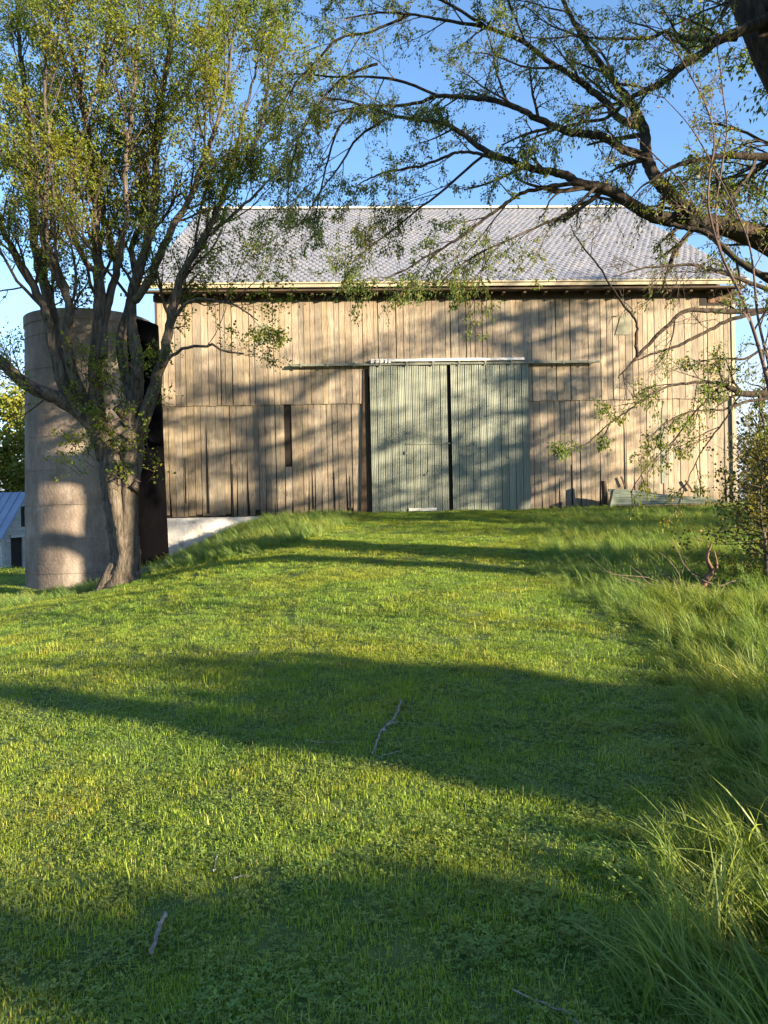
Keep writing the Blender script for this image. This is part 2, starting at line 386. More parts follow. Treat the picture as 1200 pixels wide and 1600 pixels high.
def gz(x, y): return float(height(x, y))

# ------------------------------------------------------------------ barn
YAW = 0.0446
U0, U1 = -6.33, 10.31          # wall ends, metres along the front
ZB, ZM, ZE = 1.36, 4.52, 7.62  # sill, lap line, wall top
DEP = 18.2
barn = empty('barn', (0, 22.0, 0), YAW)
tag(barn, 'large weathered wooden bank barn with metal shingle roof and pale green sliding doors', 'barn')
FW = MB(); FW.box(U0 + .03, U1 - .03, 0.045, 0.12, ZB + 0.01, ZE + .1)       # sheathing frame behind the boards
fwall = FW.build('front_wall', M['interior'], barn)
for nm, (a, b_, c, d) in dict(left=(U0, U0 + .1, .13, DEP), right=(U1 - .1, U1, .13, DEP), back=(U0 + .11, U1 - .11, DEP - .1, DEP)).items():
    w_ = MB(); w_.box(a, b_, c, d, ZB, ZE)
    if nm != 'back':  # gable triangle
        zr = 13.45; w_.hexa([(a, c, ZE + .002), (b_, c, ZE + .002), (b_, d, ZE + .002), (a, d, ZE + .002)],
                            [(a, DEP / 2 - .01, zr - .12), (b_, DEP / 2 - .01, zr - .12), (b_, DEP / 2 + .01, zr - .12), (a, DEP / 2 + .01, zr - .12)])
    w_.build(('side_wall' if nm != 'back' else 'back_wall'), M['board'], barn)
fo = MB()
nU = 60; us = np.linspace(U0 - .03, U1 + .03, nU); zs = np.linspace(-1.4, ZB - .012, 12)
V = np.array([(u, -0.005 + 0.05 * rng.random() + 0.012 * math.sin(u * 5 + z * 3), z) for z in zs for u in us])
i = (np.arange(11)[:, None] * nU + np.arange(nU - 1)[None]).ravel()
fo.add(V, np.stack([i, i + 1, i + nU + 1, i + nU], -1)); fo.box(U0 - .03, U1 + .03, .09, DEP, -1.4, ZB - .013)
fo.build('foundation', M['foundation'], barn, smooth=True)

DX0, DX1 = -0.36, 4.22   # door opening along the wall
DZ = 5.53                # door top
def boards():
    # upper row overhangs the lower row; every board has its own width, lean, split ends
    for row in (0, 1):
        u = U0
        while u < U1 - .02:
            w = float(rng.uniform(0.12, 0.235)); w = min(w, U1 - u)
            if U1 - (u + w) < .08: w = U1 - u
            u0, u1 = u + .004, u + w - float(rng.choice([.005, .009, .014, .022], p=[.35, .3, .25, .1]))
            um = (u0 + u1) / 2; u += w
            if row == 0:
                z0, z1, y0, y1 = ZB + .015, ZM + .03, 0.012, 0.040
                z0 += float(rng.choice([0, .02, .06, .16], p=[.7, .22, .06, .02]))
                if DX0 - .02 < um < DX1 + .02: continue
            else:
                z0, z1, y0, y1 = ZM - float(rng.uniform(0, .02)), ZE, -0.022, 0.008
                if DX0 < um < DX1: z0 = DZ - .25
            lean = float(rng.normal(0, .004)) if row else float(rng.normal(0, .007))
            cup = float(rng.uniform(-.008, .008)); tp = 0.0
            if row == 0 and rng.random() < .2: tp = float(rng.uniform(.015, .045))     # split or shrunken lower end
            if row == 0 and u0 < -2.66 < u1:                                   # missing lower length of a board
                continue_gap = True; z1_, z0_ = ZM - 1.78, z0; z1 = z1_
            side = rng.random() < .5
            b0, b1 = (u0 + tp, u1) if side else (u0, u1 - tp)
            dy = float(rng.normal(0, .004))
            mb = MB()
            zq = z0 + (z1 - z0) * float(rng.uniform(.25, .5)) if tp else (z0 + z1) / 2
            q0, q1 = u0 + lean * .5, u1 + lean * .5
            R0 = [(b0 + lean, y0 + dy + cup, z0), (b1 + lean, y0 + dy - cup, z0), (b1 + lean, y1, z0), (b0 + lean, y1, z0)]
            R1 = [(q0, y0 + dy * .5, zq), (q1, y0 + dy * .5, zq), (q1, y1, zq), (q0, y1, zq)]
            R2 = [(u0, y0, z1), (u1, y0, z1), (u1, y1, z1), (u0, y1, z1)]
            mb.add(R0 + R1 + R2, [(0, 3, 2, 1), (8, 9, 10, 11)] + [(k, (k + 1) % 4, 4 + (k + 1) % 4, 4 + k) for k in range(4)] + [(4 + k, 4 + (k + 1) % 4, 8 + (k + 1) % 4, 8 + k) for k in range(4)])
            mb.build('wall_board', M['board'], fwall)
boards()
# gaps where a board is missing: the short dark gap, the sagging splits
def strip(name, mat, pts, y0, y1, parent):
    mb = MB(); n = len(pts)
    L = [(a, y0, z) for a, b_, z in pts]; Rr = [(b_, y0, z) for a, b_, z in pts]
    L2 = [(a, y1, z) for a, b_, z in pts]; R2 = [(b_, y1, z) for a, b_, z in pts]
    V = L + Rr + L2 + R2; Fq = []
    for k in range(n - 1):
        Fq += [(k, n + k, n + k + 1, k + 1), (2 * n + k, 2 * n + k + 1, 3 * n + k + 1, 3 * n + k), (k, k + 1, 2 * n + k + 1, 2 * n + k), (n + k, 3 * n + k, 3 * n + k + 1, n + k + 1)]
    Fq += [(0, 2 * n, 3 * n, n), (n - 1, 2 * n - 1, 4 * n - 1, 3 * n - 1)]
    mb.add(V, Fq); return mb.build(name, mat, parent)
gapd = [(-5.02, -4.96, ZB + .1, ZM - .5), (-4.30, -4.27, ZB, ZB + 1.5), (-3.88, -3.83, ZB, ZB + 1.3),
        (-2.05, -2.0, ZB + .15, ZB + 1.5), (-1.42, -1.38, ZB, ZB + 1.2), (-.98, -.94, ZB + .1, ZB + 1.1), (8.10, 8.22, ZB + .7, ZB + 2.9), (7.02, 7.05, ZB + .3, ZB + 2.6),
        (5.08, 5.13, ZB, ZB + .9), (-5.62, -5.59, ZB + .4, ZB + 1.7), (-3.1, -3.08, ZB, ZB + .8), (9.1, 9.14, ZB + .2, ZB + .6), (5.45, 5.47, ZB + .1, ZB + 1.3)]
for a, b_, z0, z1 in gapd:
    zz = np.linspace(z0, z1, 6); c = (a + b_) / 2
    pts = [(c - (c - a) * k * float(rng.uniform(.8, 1.1)), c + (b_ - c) * k, float(z)) for z, k in zip(zz, ([1, 1, 1, 1, .95, .9] if b_ - a > .1 and z1 > 4.4 else [1, .95, .8, .6, .4, .15]))]
    strip('split_gap', M['blackgap'] if b_ < 8 else M['greenpatch'], pts, -0.0015 + (0.0), 0.011, fwall)
# top shade beam and rafter tails under the eave
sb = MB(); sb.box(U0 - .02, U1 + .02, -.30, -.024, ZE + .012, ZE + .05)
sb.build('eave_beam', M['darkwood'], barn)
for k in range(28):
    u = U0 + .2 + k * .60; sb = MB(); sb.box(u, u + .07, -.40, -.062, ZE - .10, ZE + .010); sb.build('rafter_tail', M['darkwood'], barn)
sb = MB(); sb.box(U0 - .05, U1 + .05, -.060, -.024, ZE - .17, ZE + .008); sb.build('eave_shade_board', M['darkwood'], barn)  # dark board stands in for the shadow band under the eave
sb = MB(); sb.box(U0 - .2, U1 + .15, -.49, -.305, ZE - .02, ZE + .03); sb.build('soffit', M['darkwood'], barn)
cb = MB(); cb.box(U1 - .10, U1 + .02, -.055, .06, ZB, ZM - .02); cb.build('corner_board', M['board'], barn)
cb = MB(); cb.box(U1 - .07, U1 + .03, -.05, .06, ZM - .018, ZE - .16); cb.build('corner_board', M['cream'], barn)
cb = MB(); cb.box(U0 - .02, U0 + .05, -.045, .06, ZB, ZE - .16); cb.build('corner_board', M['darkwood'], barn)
# opening in the top right corner
cb = MB(); cb.box(U1 - 1.0, U1 - .1, -.03, -.0235, ZE - .42, ZE - .0); cb.build('open_gap', M['blackgap'], fwall)
cb = MB(); cb.box(U1 - .75, U1 - .18, -.05, -.034, ZE - .34, ZE - .08); cb.build('patch_board', M['rot'], fwall)

# ---- roof
E0, E1, ZS, VR, ZR = -6.62, 10.52, 7.86, 9.1, 13.53
VE = -.50
slope = math.atan2(ZR - ZS, VR - VE); SL = math.hypot(ZR - ZS, VR - VE)
roof = MB()
for sgn in (1, -1):
    ve = VE if sgn > 0 else 2 * VR - VE
    roof.hexa([(E0, ve, ZS - .14), (E1, ve, ZS - .14), (E1, VR - sgn * .003, ZR - .14), (E0, VR - sgn * .003, ZR - .14)] if sgn > 0 else
              [(E0, VR + .003, ZR - .14), (E1, VR + .003, ZR - .14), (E1, ve, ZS - .14), (E0, ve, ZS - .14)],
              [(E0, ve, ZS - .02), (E1, ve, ZS - .02), (E1, VR - .003, ZR - .02), (E0, VR - .003, ZR - .02)] if sgn > 0 else
              [(E0, VR + .003, ZR - .02), (E1, VR + .003, ZR - .02), (E1, ve, ZS - .02), (E0, ve, ZS - .02)])
roofo = roof.build('roof', M['darkwood'], barn)
sh = MB()
cs, sn = math.cos(slope), math.sin(slope)
def rp(u, s, h): return (u, VE + s * cs - h * sn, ZS + s * sn + h * cs)
rows = 46; EX = (SL + .05) / rows; WD = 0.20
for k in range(rows):
    s0 = -.06 + k * EX; off = (k % 2) * WD / 2
    sag = 0.0
    nsh = int((E1 - E0) / WD) + 2
    for j in range(nsh):
        a = max(E0 - .02, E0 - .02 + (j - 1) * WD + off); b_ = min(E1 + .02, E0 - .02 + j * WD + off)
        if b_ - a < .04: continue
        h0 = .016 + float(rng.uniform(-.006, .012)); c = (a + b_) / 2; g = .006
        t0 = s0 + float(rng.uniform(-.012, .012)); s1 = s0 + EX + .02
        V = [rp(a + g, t0 + .03, -.004), rp(c, t0, -.004), rp(b_ - g, t0 + .03, -.004),
             rp(a + g, t0 + .03, h0), rp(c, t0, h0 + .004), rp(b_ - g, t0 + .03, h0),
             rp(c, s0 + EX * .5, h0 + .009), rp(a + g, s1, .004), rp(c, s1, .006), rp(b_ - g, s1, .004)]
        r = float(np.clip(rng.normal(.5, .2), 0, 1))
        sh.add(V, [(3, 4, 6), (4, 5, 6), (3, 6, 7), (5, 9, 6), (7, 6, 8), (8, 6, 9), (0, 1, 4), (0, 4, 3), (1, 2, 5), (1, 5, 4)], r)
tag(sh.build('roof_shingle', M['roof'], roofo), kind='stuff')
rc = MB(); rc.box(E0 - .03, E1 + .03, VR - .16, VR + .16, ZR + .0, ZR + .07); rc.build('ridge_cap', M['white'], roofo)
fa = MB(); fa.box(E0, E1, VE - .035, VE - .002, ZS - .17, ZS - .06)
fa.build('fascia_board', M['cream'], barn)
fb = MB(); fb.box(E0, E1, VE - .075, VE - .037, ZS - .075, ZS - .035); fb.build('drip_edge', M['cream'], barn)

# ---- sliding doors
xm = 1.92
pr = MB(); nc = 16; prof = []
for k in range(nc + 1):
    x = -.1 + .2 * k / nc; prof.append((x, [-.0045, -.0045, 0, 0][k % 4]))
zz = [0, 1]
V = [(x, y, z) for z in zz for x, y in prof]
pr.add(V, [(k, k + 1, nc + 2 + k, nc + 1 + k) for k in range(nc)])
edge = [(-.104, -.022), (-.094, -.022), (-.094, .0), (-.104, .0)]
panel_src = pr.build('metal_panel', M['door'], None, link=False)
for d0, d1 in ((DX0 + .02, xm - .05), (xm + .05, DX1)):
    fr = MB()
    fr.box(d0, d1, -.135, -.10, ZB + .02, ZB + .14); fr.box(d0, d1, -.135, -.10, DZ - .14, DZ - .02)
    fr.box(d0, d0 + .1, -.136, -.098, ZB + .145, DZ - .145); fr.box(d1 - .1, d1, -.136, -.098, ZB + .145, DZ - .145)
    fr.box(d0 + .105, d1 - .105, -.134, -.101, 3.3, 3.42)
    fr.box(d0 + .105, d1 - .105, -.115, -.112, ZB + .145, 3.295); fr.box(d0 + .105, d1 - .105, -.115, -.112, 3.425, DZ - .145)
    dr = fr.build('sliding_door', M['darkwood'], barn)
    n = 11; w = (d1 - d0) / n
    for k in range(n):
        o = ob('metal_panel', panel_src.data, dr, (d0 + w * (k + .5), -.150 - (k % 2) * .007 + float(rng.normal(0, .0015)), ZB - .02 + float(rng.uniform(0, .05))),
               (float(rng.normal(0, .0006)), float(rng.normal(0, .0012)), float(rng.normal(0, .02))), (w / .2 * .935, 1, DZ - ZB + .02))
# dark gap between door leaves
g = MB(); g.box(xm - .045, xm + .045, -.094, -.03, ZB + .02, DZ); g.build('door_gap', M['blackgap'], barn)
dsb = MB(); dsb.hexa([(DX0 - .30, -.055, ZB + .02), (DX0 - .02, -.055, ZB + .02), (DX0 - .02, -.024, ZB + .02), (DX0 - .30, -.024, ZB + .02)],
                   [(DX0 - .15, -.055, DZ - .05), (DX0 - .02, -.055, DZ - .05), (DX0 - .02, -.024, DZ - .05), (DX0 - .15, -.024, DZ - .05)])
dsb.build('door_shadow_board', M['darkwood'], barn)  # cast shadow of the door at left, built as a dark tapered board
tr_ = MB(); tr_.box(-2.55, 6.28, -.20, -.16, DZ + .03, DZ + .075); tr_.box(-2.55, 6.28, -.165, -.026, DZ + .078, DZ + .10)
for u in np.arange(-2.3, 6.2, .75): tr_.box(u, u + .05, -.215, -.203, DZ + .0, DZ + .13)
tr_.build('door_track', M['track'], barn)
hb = MB(); hb.hexa([(DX0 + .12, -.212, DZ + .13), (4.10, -.212, DZ + .13), (4.10, -.03, DZ + .13), (DX0 + .12, -.03, DZ + .13)],
                   [(DX0 + .12, -.16, DZ + .21), (4.10, -.16, DZ + .21), (4.10, -.03, DZ + .23), (DX0 + .12, -.03, DZ + .23)])
hb.build('track_cover_board', M['white'], barn)
for k in range(5):
    c = MB(); x = DX0 + .05 + k * .13 + float(rng.uniform(-.03, .03)); w = float(rng.uniform(.05, .1))
    c.hexa([(x, -.235, DZ + .08), (x + w, -.235, DZ + .09), (x + w, -.222, DZ + .09), (x, -.222, DZ + .08)],
           [(x + .01, -.22, DZ + .20), (x + w - .01, -.22, DZ + .22), (x + w - .01, -.214, DZ + .22), (x + .01, -.214, DZ + .20)])
    c.build('paint_flake', M['white'], barn)
h = MB(); h.box(.62, .66, -.19, -.172, 3.02, 3.12); h.build('door_handle', M['track'], barn)
h = MB(); h.box(1.18, 1.24, -.20, -.175, 2.42, 2.46); h.tube([(1.24, -.18, 2.44), (1.3, -.19, 2.55), (1.32, -.18, 2.9)], .008, 5); h.build('door_latch', M['track'], barn)
h = MB(); h.box(.66, 1.92, -.178, -.170, 3.30, 3.335); h.build('wicket_seam', M['track'], barn)
h = MB(); h.box(.7, 1.5, -.20, -.175, ZB + .05, ZB + .13); h.build('bottom_rail', M['white'], barn)
# patches on the wall
pt = MB()
a = np.linspace(0, 2 * math.pi, 20, endpoint=False)
c0 = (-3.33, 6.52); Vv = [(c0[0] + .27 * math.cos(q), y, c0[1] + .29 * math.sin(q)) for y in (-.045, -.026) for q in a]
pt.add(Vv, [(k, (k + 1) % 20, 20 + (k + 1) % 20, 20 + k) for k in range(20)])
pt.add([(c0[0], -.045, c0[1])] + Vv[:20], [(0, 1 + (k + 1) % 20, 1 + k) for k in range(20)])
pt.build('round_vent_cover', M['wallpatch'], fwall)
pt = MB(); pt.hexa([(6.80, -.042, 6.38), (7.22, -.042, 6.38), (7.22, -.026, 6.38), (6.80, -.026, 6.38)], [(6.98, -.042, 6.94), (7.32, -.042, 6.94), (7.32, -.026, 6.94), (6.98, -.026, 6.94)])
pt.build('metal_patch', M['wallpatch'], fwall)

# ------------------------------------------------------------------ silo
SX, SY, SR = -7.12, 18.9, 1.50
silo = empty('silo', (SX, SY, gz(SX, SY) - .1)); zt = 6.2 - silo.location.z
tag(silo, 'open topped grey concrete silo standing behind the leafy tree at the left barn corner', 'silo')
sm = MB(); ns = 96; ring = []
zl = np.linspace(0, zt, 110); a = np.linspace(0, 2 * math.pi, ns, endpoint=False)
V = []
for z in zl:
    r = SR * (1.06 - .085 * z / zt) + (.006 if (z / .62) % 1 < .12 else 0) + float(rng.normal(0, .003))
    V += [(r * math.cos(q), r * math.sin(q), z) for q in a]
k = np.arange(len(zl) - 1)[:, None] * ns; j = np.arange(ns)[None]; j2 = (j + 1) % ns
sm.add(V, np.stack([k + j, k + j2, k + ns + j2, k + ns + j], -1).reshape(-1, 4))
ri = SR * .975 - .15
V = [(r * math.cos(q), r * math.sin(q), z) for r, z in ((SR * .975, zt), (ri, zt), (ri, zt - 3)) for q in a]
k = np.arange(2)[:, None] * ns
sm.add(V, np.stack([k + j, k + j2, k + ns + j2, k + ns + j], -1).reshape(-1, 4))
silow = sm.build('silo_wall', M['concrete'], silo, smooth=True)
for hz in np.arange(.5, zt - .3, .78):
    hp = MB(); r = SR * (1.06 - .085 * hz / zt) + .016
    hp.tube([(r * math.cos(q), r * math.sin(q), hz + float(rng.normal(0, .002))) for q in np.linspace(0, 2 * math.pi, 65)], .0045, 5, cap=False); hp.build('steel_hoop', M['concrete'], silo)
rm = MB(); rr = [(SR * .975 + .03, zt - .22), (SR * .975 + .03, zt + .012), (ri - .02, zt + .012), (ri - .02, zt - .2)]
V = [(r * math.cos(q), r * math.sin(q), z) for r, z in rr for q in a]; k = np.arange(3)[:, None] * ns
rm.add(V, np.stack([k + j, k + j2, k + ns + j2, k + ns + j], -1).reshape(-1, 4)); rm.build('rim', M['concrete'], silo)
ch = MB(); aa = np.linspace(math.radians(-115), math.radians(62), 16)
cc = (SR * .93 * math.cos(math.radians(-14)), SR * .93 * math.sin(math.radians(-14))); V = []
for z in np.linspace(0, zt - .15, 14):
    sh_ = .0 - .14 * z / zt
    V += [(cc[0] + sh_ + .54 * math.cos(q), cc[1] + .54 * math.sin(q), z) for q in aa]
k = np.arange(13)[:, None] * 16; j = np.arange(15)[None]
ch.add(V, np.stack([k + j, k + j + 1, k + 16 + j + 1, k + 16 + j], -1).reshape(-1, 4))
top = V[-16:]; ch.add([(cc[0] - .3, cc[1], zt + .10)] + top, [(0, 1 + q, 2 + q) for q in range(15)])
ch.build('unloading_chute', M['tar'], silo, smooth=True)

# ------------------------------------------------------------------ shed behind the silo
SHX, SY0, SY1 = -18.0, 36.0, 40.8
shb = -1.15; sh_ = empty('shed', (SHX, SY0, shb)); tag(sh_, 'small white peeling shed with blue metal roof at the far left edge', 'shed')
ev, rg = 1.80, 3.72; hd = (SY1 - SY0) / 2
w = MB()
w.box(-7, -.02, .02, .1, 0, ev); w.box(-7, -.02, SY1 - SY0 - .1, SY1 - SY0 - .02, 0, ev); fw = w.build('wall', M['shedwhite'], sh_)
for k in range(22):                                       # clapboards of the gable end
    z0 = k * .17; z1 = z0 + .165
    half = hd - .02 if z1 < ev else (rg - z1) / (rg - ev) * hd - .02
    if half < .1: continue
    segs = [(hd - half, hd + half)]
    if z0 < 1.5: segs = [(hd - half, 0.95), (2.15, hd + half)]
    elif 1.9 < z0 < 3.0 and half > .65: segs = [(hd - half, 2.05), (2.55, hd + half)]
    for y0, y1 in segs:
        if y1 - y0 < .05: continue
        c = MB(); c.hexa([(-.05, y0, z0), (.02, y0, z0), (.02, y1, z0), (-.05, y1, z0)], [(-.05, y0, z1), (-.005, y0, z1), (-.005, y1, z1), (-.05, y1, z1)])
        c.build('clapboard', M['shedwhite'], sh_)
dk = MB(); dk.box(-.12, -.06, .1, SY1 - SY0 - .1, 0, ev); dk.hexa([(-.12, .12, ev), (-.06, .12, ev), (-.06, 4.6, ev), (-.12, 4.6, ev)], [(-.12, hd - .1, rg - .15), (-.06, hd - .1, rg - .15), (-.06, hd + .1, rg - .15), (-.12, hd + .1, rg - .15)])
dk.build('inner_wall', M['interior'], sh_)
li = MB(); li.box(-.0, .09, .85, 2.25, 1.54, 1.68); li.build('door_lintel', M['white'], sh_)
li = MB(); li.box(-.02, .05, -.03, .2, 0, ev); li.build('corner_post', M['white'], sh_)
dk = MB(); dk.box(-1.6, -.3, -.01, .018, 0, 1.5); dk.build('open_doorway', M['blackgap'], sh_)
rf = MB()
for s in (0, 1):
    ya, yb = (-.35, hd) if s == 0 else (2 * hd + .35, hd)
    za, zb_ = ev - .28, rg
    if s == 0: rf.hexa([(-7, ya, za), (.28, ya, za), (.28, yb - .002, zb_), (-7, yb - .002, zb_)], [(-7, ya, za + .05), (.28, ya, za + .05), (.28, yb - .002, zb_ + .05), (-7, yb - .002, zb_ + .05)])
    else: rf.hexa([(-7, yb + .002, zb_), (.28, yb + .002, zb_), (.28, ya, za), (-7, ya, za)], [(-7, yb + .002, zb_ + .05), (.28, yb + .002, zb_ + .05), (.28, ya, za + .05), (-7, ya, za + .05)])
for k in range(18):
    x = .2 - k * .4
    rf.hexa([(x, -.35, ev - .225), (x + .04, -.35, ev - .225), (x + .04, hd - .01, rg + .055), (x, hd - .01, rg + .055)],
            [(x, -.35, ev - .19), (x + .04, -.35, ev - .19), (x + .04, hd - .01, rg + .09), (x, hd - .01, rg + .09)])
rf.build('roof', M['shedroof'], sh_)

# ------------------------------------------------------------------ tree machinery
def unit(v): return v / (np.linalg.norm(v) + 1e-9)
class Leaves:
    def __init__(s): s.p = []; s.d = []; s.s = []
    def add(s, p, d, size): s.p.append(p); s.d.append(d); s.s.append(size)
    def build(s, name, mat, parent, droop=0.3, width=0.6, kind='stuff', bright=None):
        p = np.array(s.p); d = np.array(s.d); sz = np.array(s.s)[:, None]; n = len(p)
        d = d + rng.normal(0, .55, (n, 3)); d[:, 2] -= droop; d /= np.linalg.norm(d, axis=1)[:, None]
        q = rng.normal(0, 1, (n, 3)); a = np.cross(d, q); a /= np.linalg.norm(a, axis=1)[:, None] + 1e-9
        nn = np.cross(d, a)
        fold = rng.uniform(.05, .35, (n, 1)) * sz
        v0 = p; v1 = p + d * sz * .45 + a * sz * width * .5 + nn * fold * .6; v2 = p + d * sz - nn * fold * .3; v3 = p + d * sz * .45 - a * sz * width * .5 + nn * fold * .6
        V = np.stack([v0, v1, v2, v3], 1).reshape(-1, 3); i = np.arange(n)[:, None] * 4
        Fs = np.concatenate([i + np.array([[0, 1, 2]]), i + np.array([[0, 2, 3]])])
        r = np.clip(rng.normal(.5, .24, n), 0, 1)
        mb = MB(); mb.add(V, Fs, np.concatenate([r, r]))
        return tag(mb.build(name, mat, parent), kind=kind)

def catmull(pts, rads, per=5):
    pts = np.array(pts, float); n = len(pts); out = []; ro = []
    for i in range(n - 1):
        p0 = pts[max(i - 1, 0)]; p1 = pts[i]; p2 = pts[i + 1]; p3 = pts[min(i + 2, n - 1)]
        for t in np.linspace(0, 1, per, endpoint=False):
            out.append(.5 * ((2 * p1) + (-p0 + p2) * t + (2 * p0 - 5 * p1 + 4 * p2 - p3) * t * t + (-p0 + 3 * p1 - 3 * p2 + p3) * t ** 3))
            ro.append(rads[i] * (1 - t) + rads[i + 1] * t)
    out.append(pts[-1]); ro.append(rads[-1]); return np.array(out), np.array(ro)

def grow(p, d, L, r, lvl, cfg, tw, lv, leafp=1.0):
    """one shoot and everything that springs from it"""
    st = cfg['step'][lvl]; n = max(3, int(L / st)); pts = [p.copy()]; d = unit(d)
    for i in range(n):
        d = unit(d + rng.normal(0, cfg['wig'][lvl], 3) + np.array([0, 0, cfg['trop'][lvl] * (1 if lvl < cfg['last'] else i / n)]))
        p = p + d * (L / n); pts.append(p.copy())
    pts = np.array(pts); rad = np.linspace(r, r * .35, len(pts))
    tw.tube(pts, rad, 3 if r < .012 else (4 if r < .03 else 6), cap=False)
    if lvl >= cfg['last']:
        k = int(cfg['leaves'] * leafp * rng.uniform(.5, 1.4))
        for _ in range(k):
            f = rng.uniform(.12, 1) * (len(pts) - 1); i = min(int(f), len(pts) - 2); q = pts[i] + (pts[i + 1] - pts[i]) * (f - i)
            lv.add(q + rng.normal(0, cfg['spread'], 3), unit(pts[i + 1] - pts[i]), cfg['size'] * rng.uniform(.6, 1.25))
        return
    k = int(round(cfg['kids'][lvl] * rng.uniform(.7, 1.3)))
    for c in range(k):
        f = (.2 + .8 * (c + rng.random()) / k) * (len(pts) - 1); i = min(int(f), len(pts) - 2)
        q = pts[i] + (pts[i + 1] - pts[i]) * (f - i); t = unit(pts[i + 1] - pts[i])
        side = unit(np.cross(t, rng.normal(0, 1, 3))); ang = rng.uniform(*cfg['ang'])
        grow(q, t * math.cos(ang) + side * math.sin(ang), L * cfg['ratio'] * rng.uniform(.6, 1.2) * (1.15 - .4 * f / len(pts)), max(rad[i] * .55, .0025), lvl + 1, cfg, tw, lv, leafp)

def dress(pts, rads, cfg, tw, lv, dens, Ls, f0=.25, leafp=1.0, bias=(0, 0, 0)):
    """side shoots along a traced limb"""
    seg = np.linalg.norm(np.diff(pts, axis=0), axis=1); tot = seg.sum(); cum = np.concatenate([[0], np.cumsum(seg)])
    k = int(tot * dens)
    for c in range(k):
        s = tot * (f0 + (1 - f0) * (c + rng.random()) / max(k, 1)); i = min(np.searchsorted(cum, s) - 1, len(pts) - 2); i = max(i, 0)
        q = pts[i] + (pts[i + 1] - pts[i]) * ((s - cum[i]) / (seg[i] + 1e-9)); t = unit(pts[i + 1] - pts[i])
        side = unit(np.cross(t, rng.normal(0, 1, 3)) + np.array(bias)); ang = rng.uniform(*cfg['ang'])
        grow(q, t * math.cos(ang) + side * math.sin(ang), Ls * rng.uniform(.5, 1.25) * (1.1 - .5 * s / tot), min(max(rads[i] * .4, .006), .035), cfg.get('start', 0), cfg, tw, lv, leafp)

# ------------------------------------------------------------------ left tree
cfgL = dict(step=[.22, .16, .10], wig=[.13, .16, .2], trop=[.15, .10, .03], last=2, kids=[9, 5], ang=(.4, 1.0), ratio=.47, leaves=11, spread=.045, size=.054)
base = P(188, 915, 15.2); TLB = np.array([base[0], base[1], gz(base[0], base[1])])
treeL = empty('leafy_tree', tuple(TLB)); tag(treeL, 'big many-stemmed leafy tree with forked trunk in front of the silo', 'tree')
twL, lvL = MB(), Leaves()
off = TLB
def tr(pts, Ys, ws, per=5):
    n = len(pts); Y = np.interp(np.linspace(0, 1, n), np.linspace(0, 1, len(Ys)), Ys); w = np.interp(np.linspace(0, 1, n), np.linspace(0, 1, len(ws)), ws)
    q = [P(x, y, float(d)) for (x, y), d in zip(pts, Y)]
    return catmull(q, [float(a * b / F / 2) for a, b in zip(w, Y)], per)
tk = MB()
pts, rd = tr([(186, 930), (190, 905), (197, 870), (190, 820), (182, 770), (178, 735), (172, 700)], [15.20, 15.20], [84, 56, 48, 47, 50, 50, 36], 7)
tk.tube(pts - off, rd * .9, 28, wob=.16)
pts, rd = tr([(196, 880), (200, 820), (200, 770), (205, 725), (208, 690), (206, 650)], [15.15, 15.20], [36, 34, 34, 34, 30, 24], 6)
tk.tube(pts - off, rd * .9, 20, wob=.18)
for (ax, ay) in ((150, 925), (222, 908), (165, 932), (205, 925)):     # root flares
    pts, rd = tr([(190, 875), ((190 + ax) / 2, 903), (ax, ay + 8)], [15.20, 15.00], [34, 26, 10]); tk.tube(pts - off, rd, 10, wob=.1)
for (bx, by, w) in ((165, 665, 20), (200, 680, 24), (184, 640, 16), (172, 745, 14), (210, 760, 12)):   # burls
    q = P(bx, by, 14.95); tk.tube(np.array([q - off + [0, .2, -.15], q - off, q - off + [0, .2, .15]]), [.02, w / 150, .02], 10, wob=.2)
tk.build('trunk', M['bark'], treeL, smooth=True)
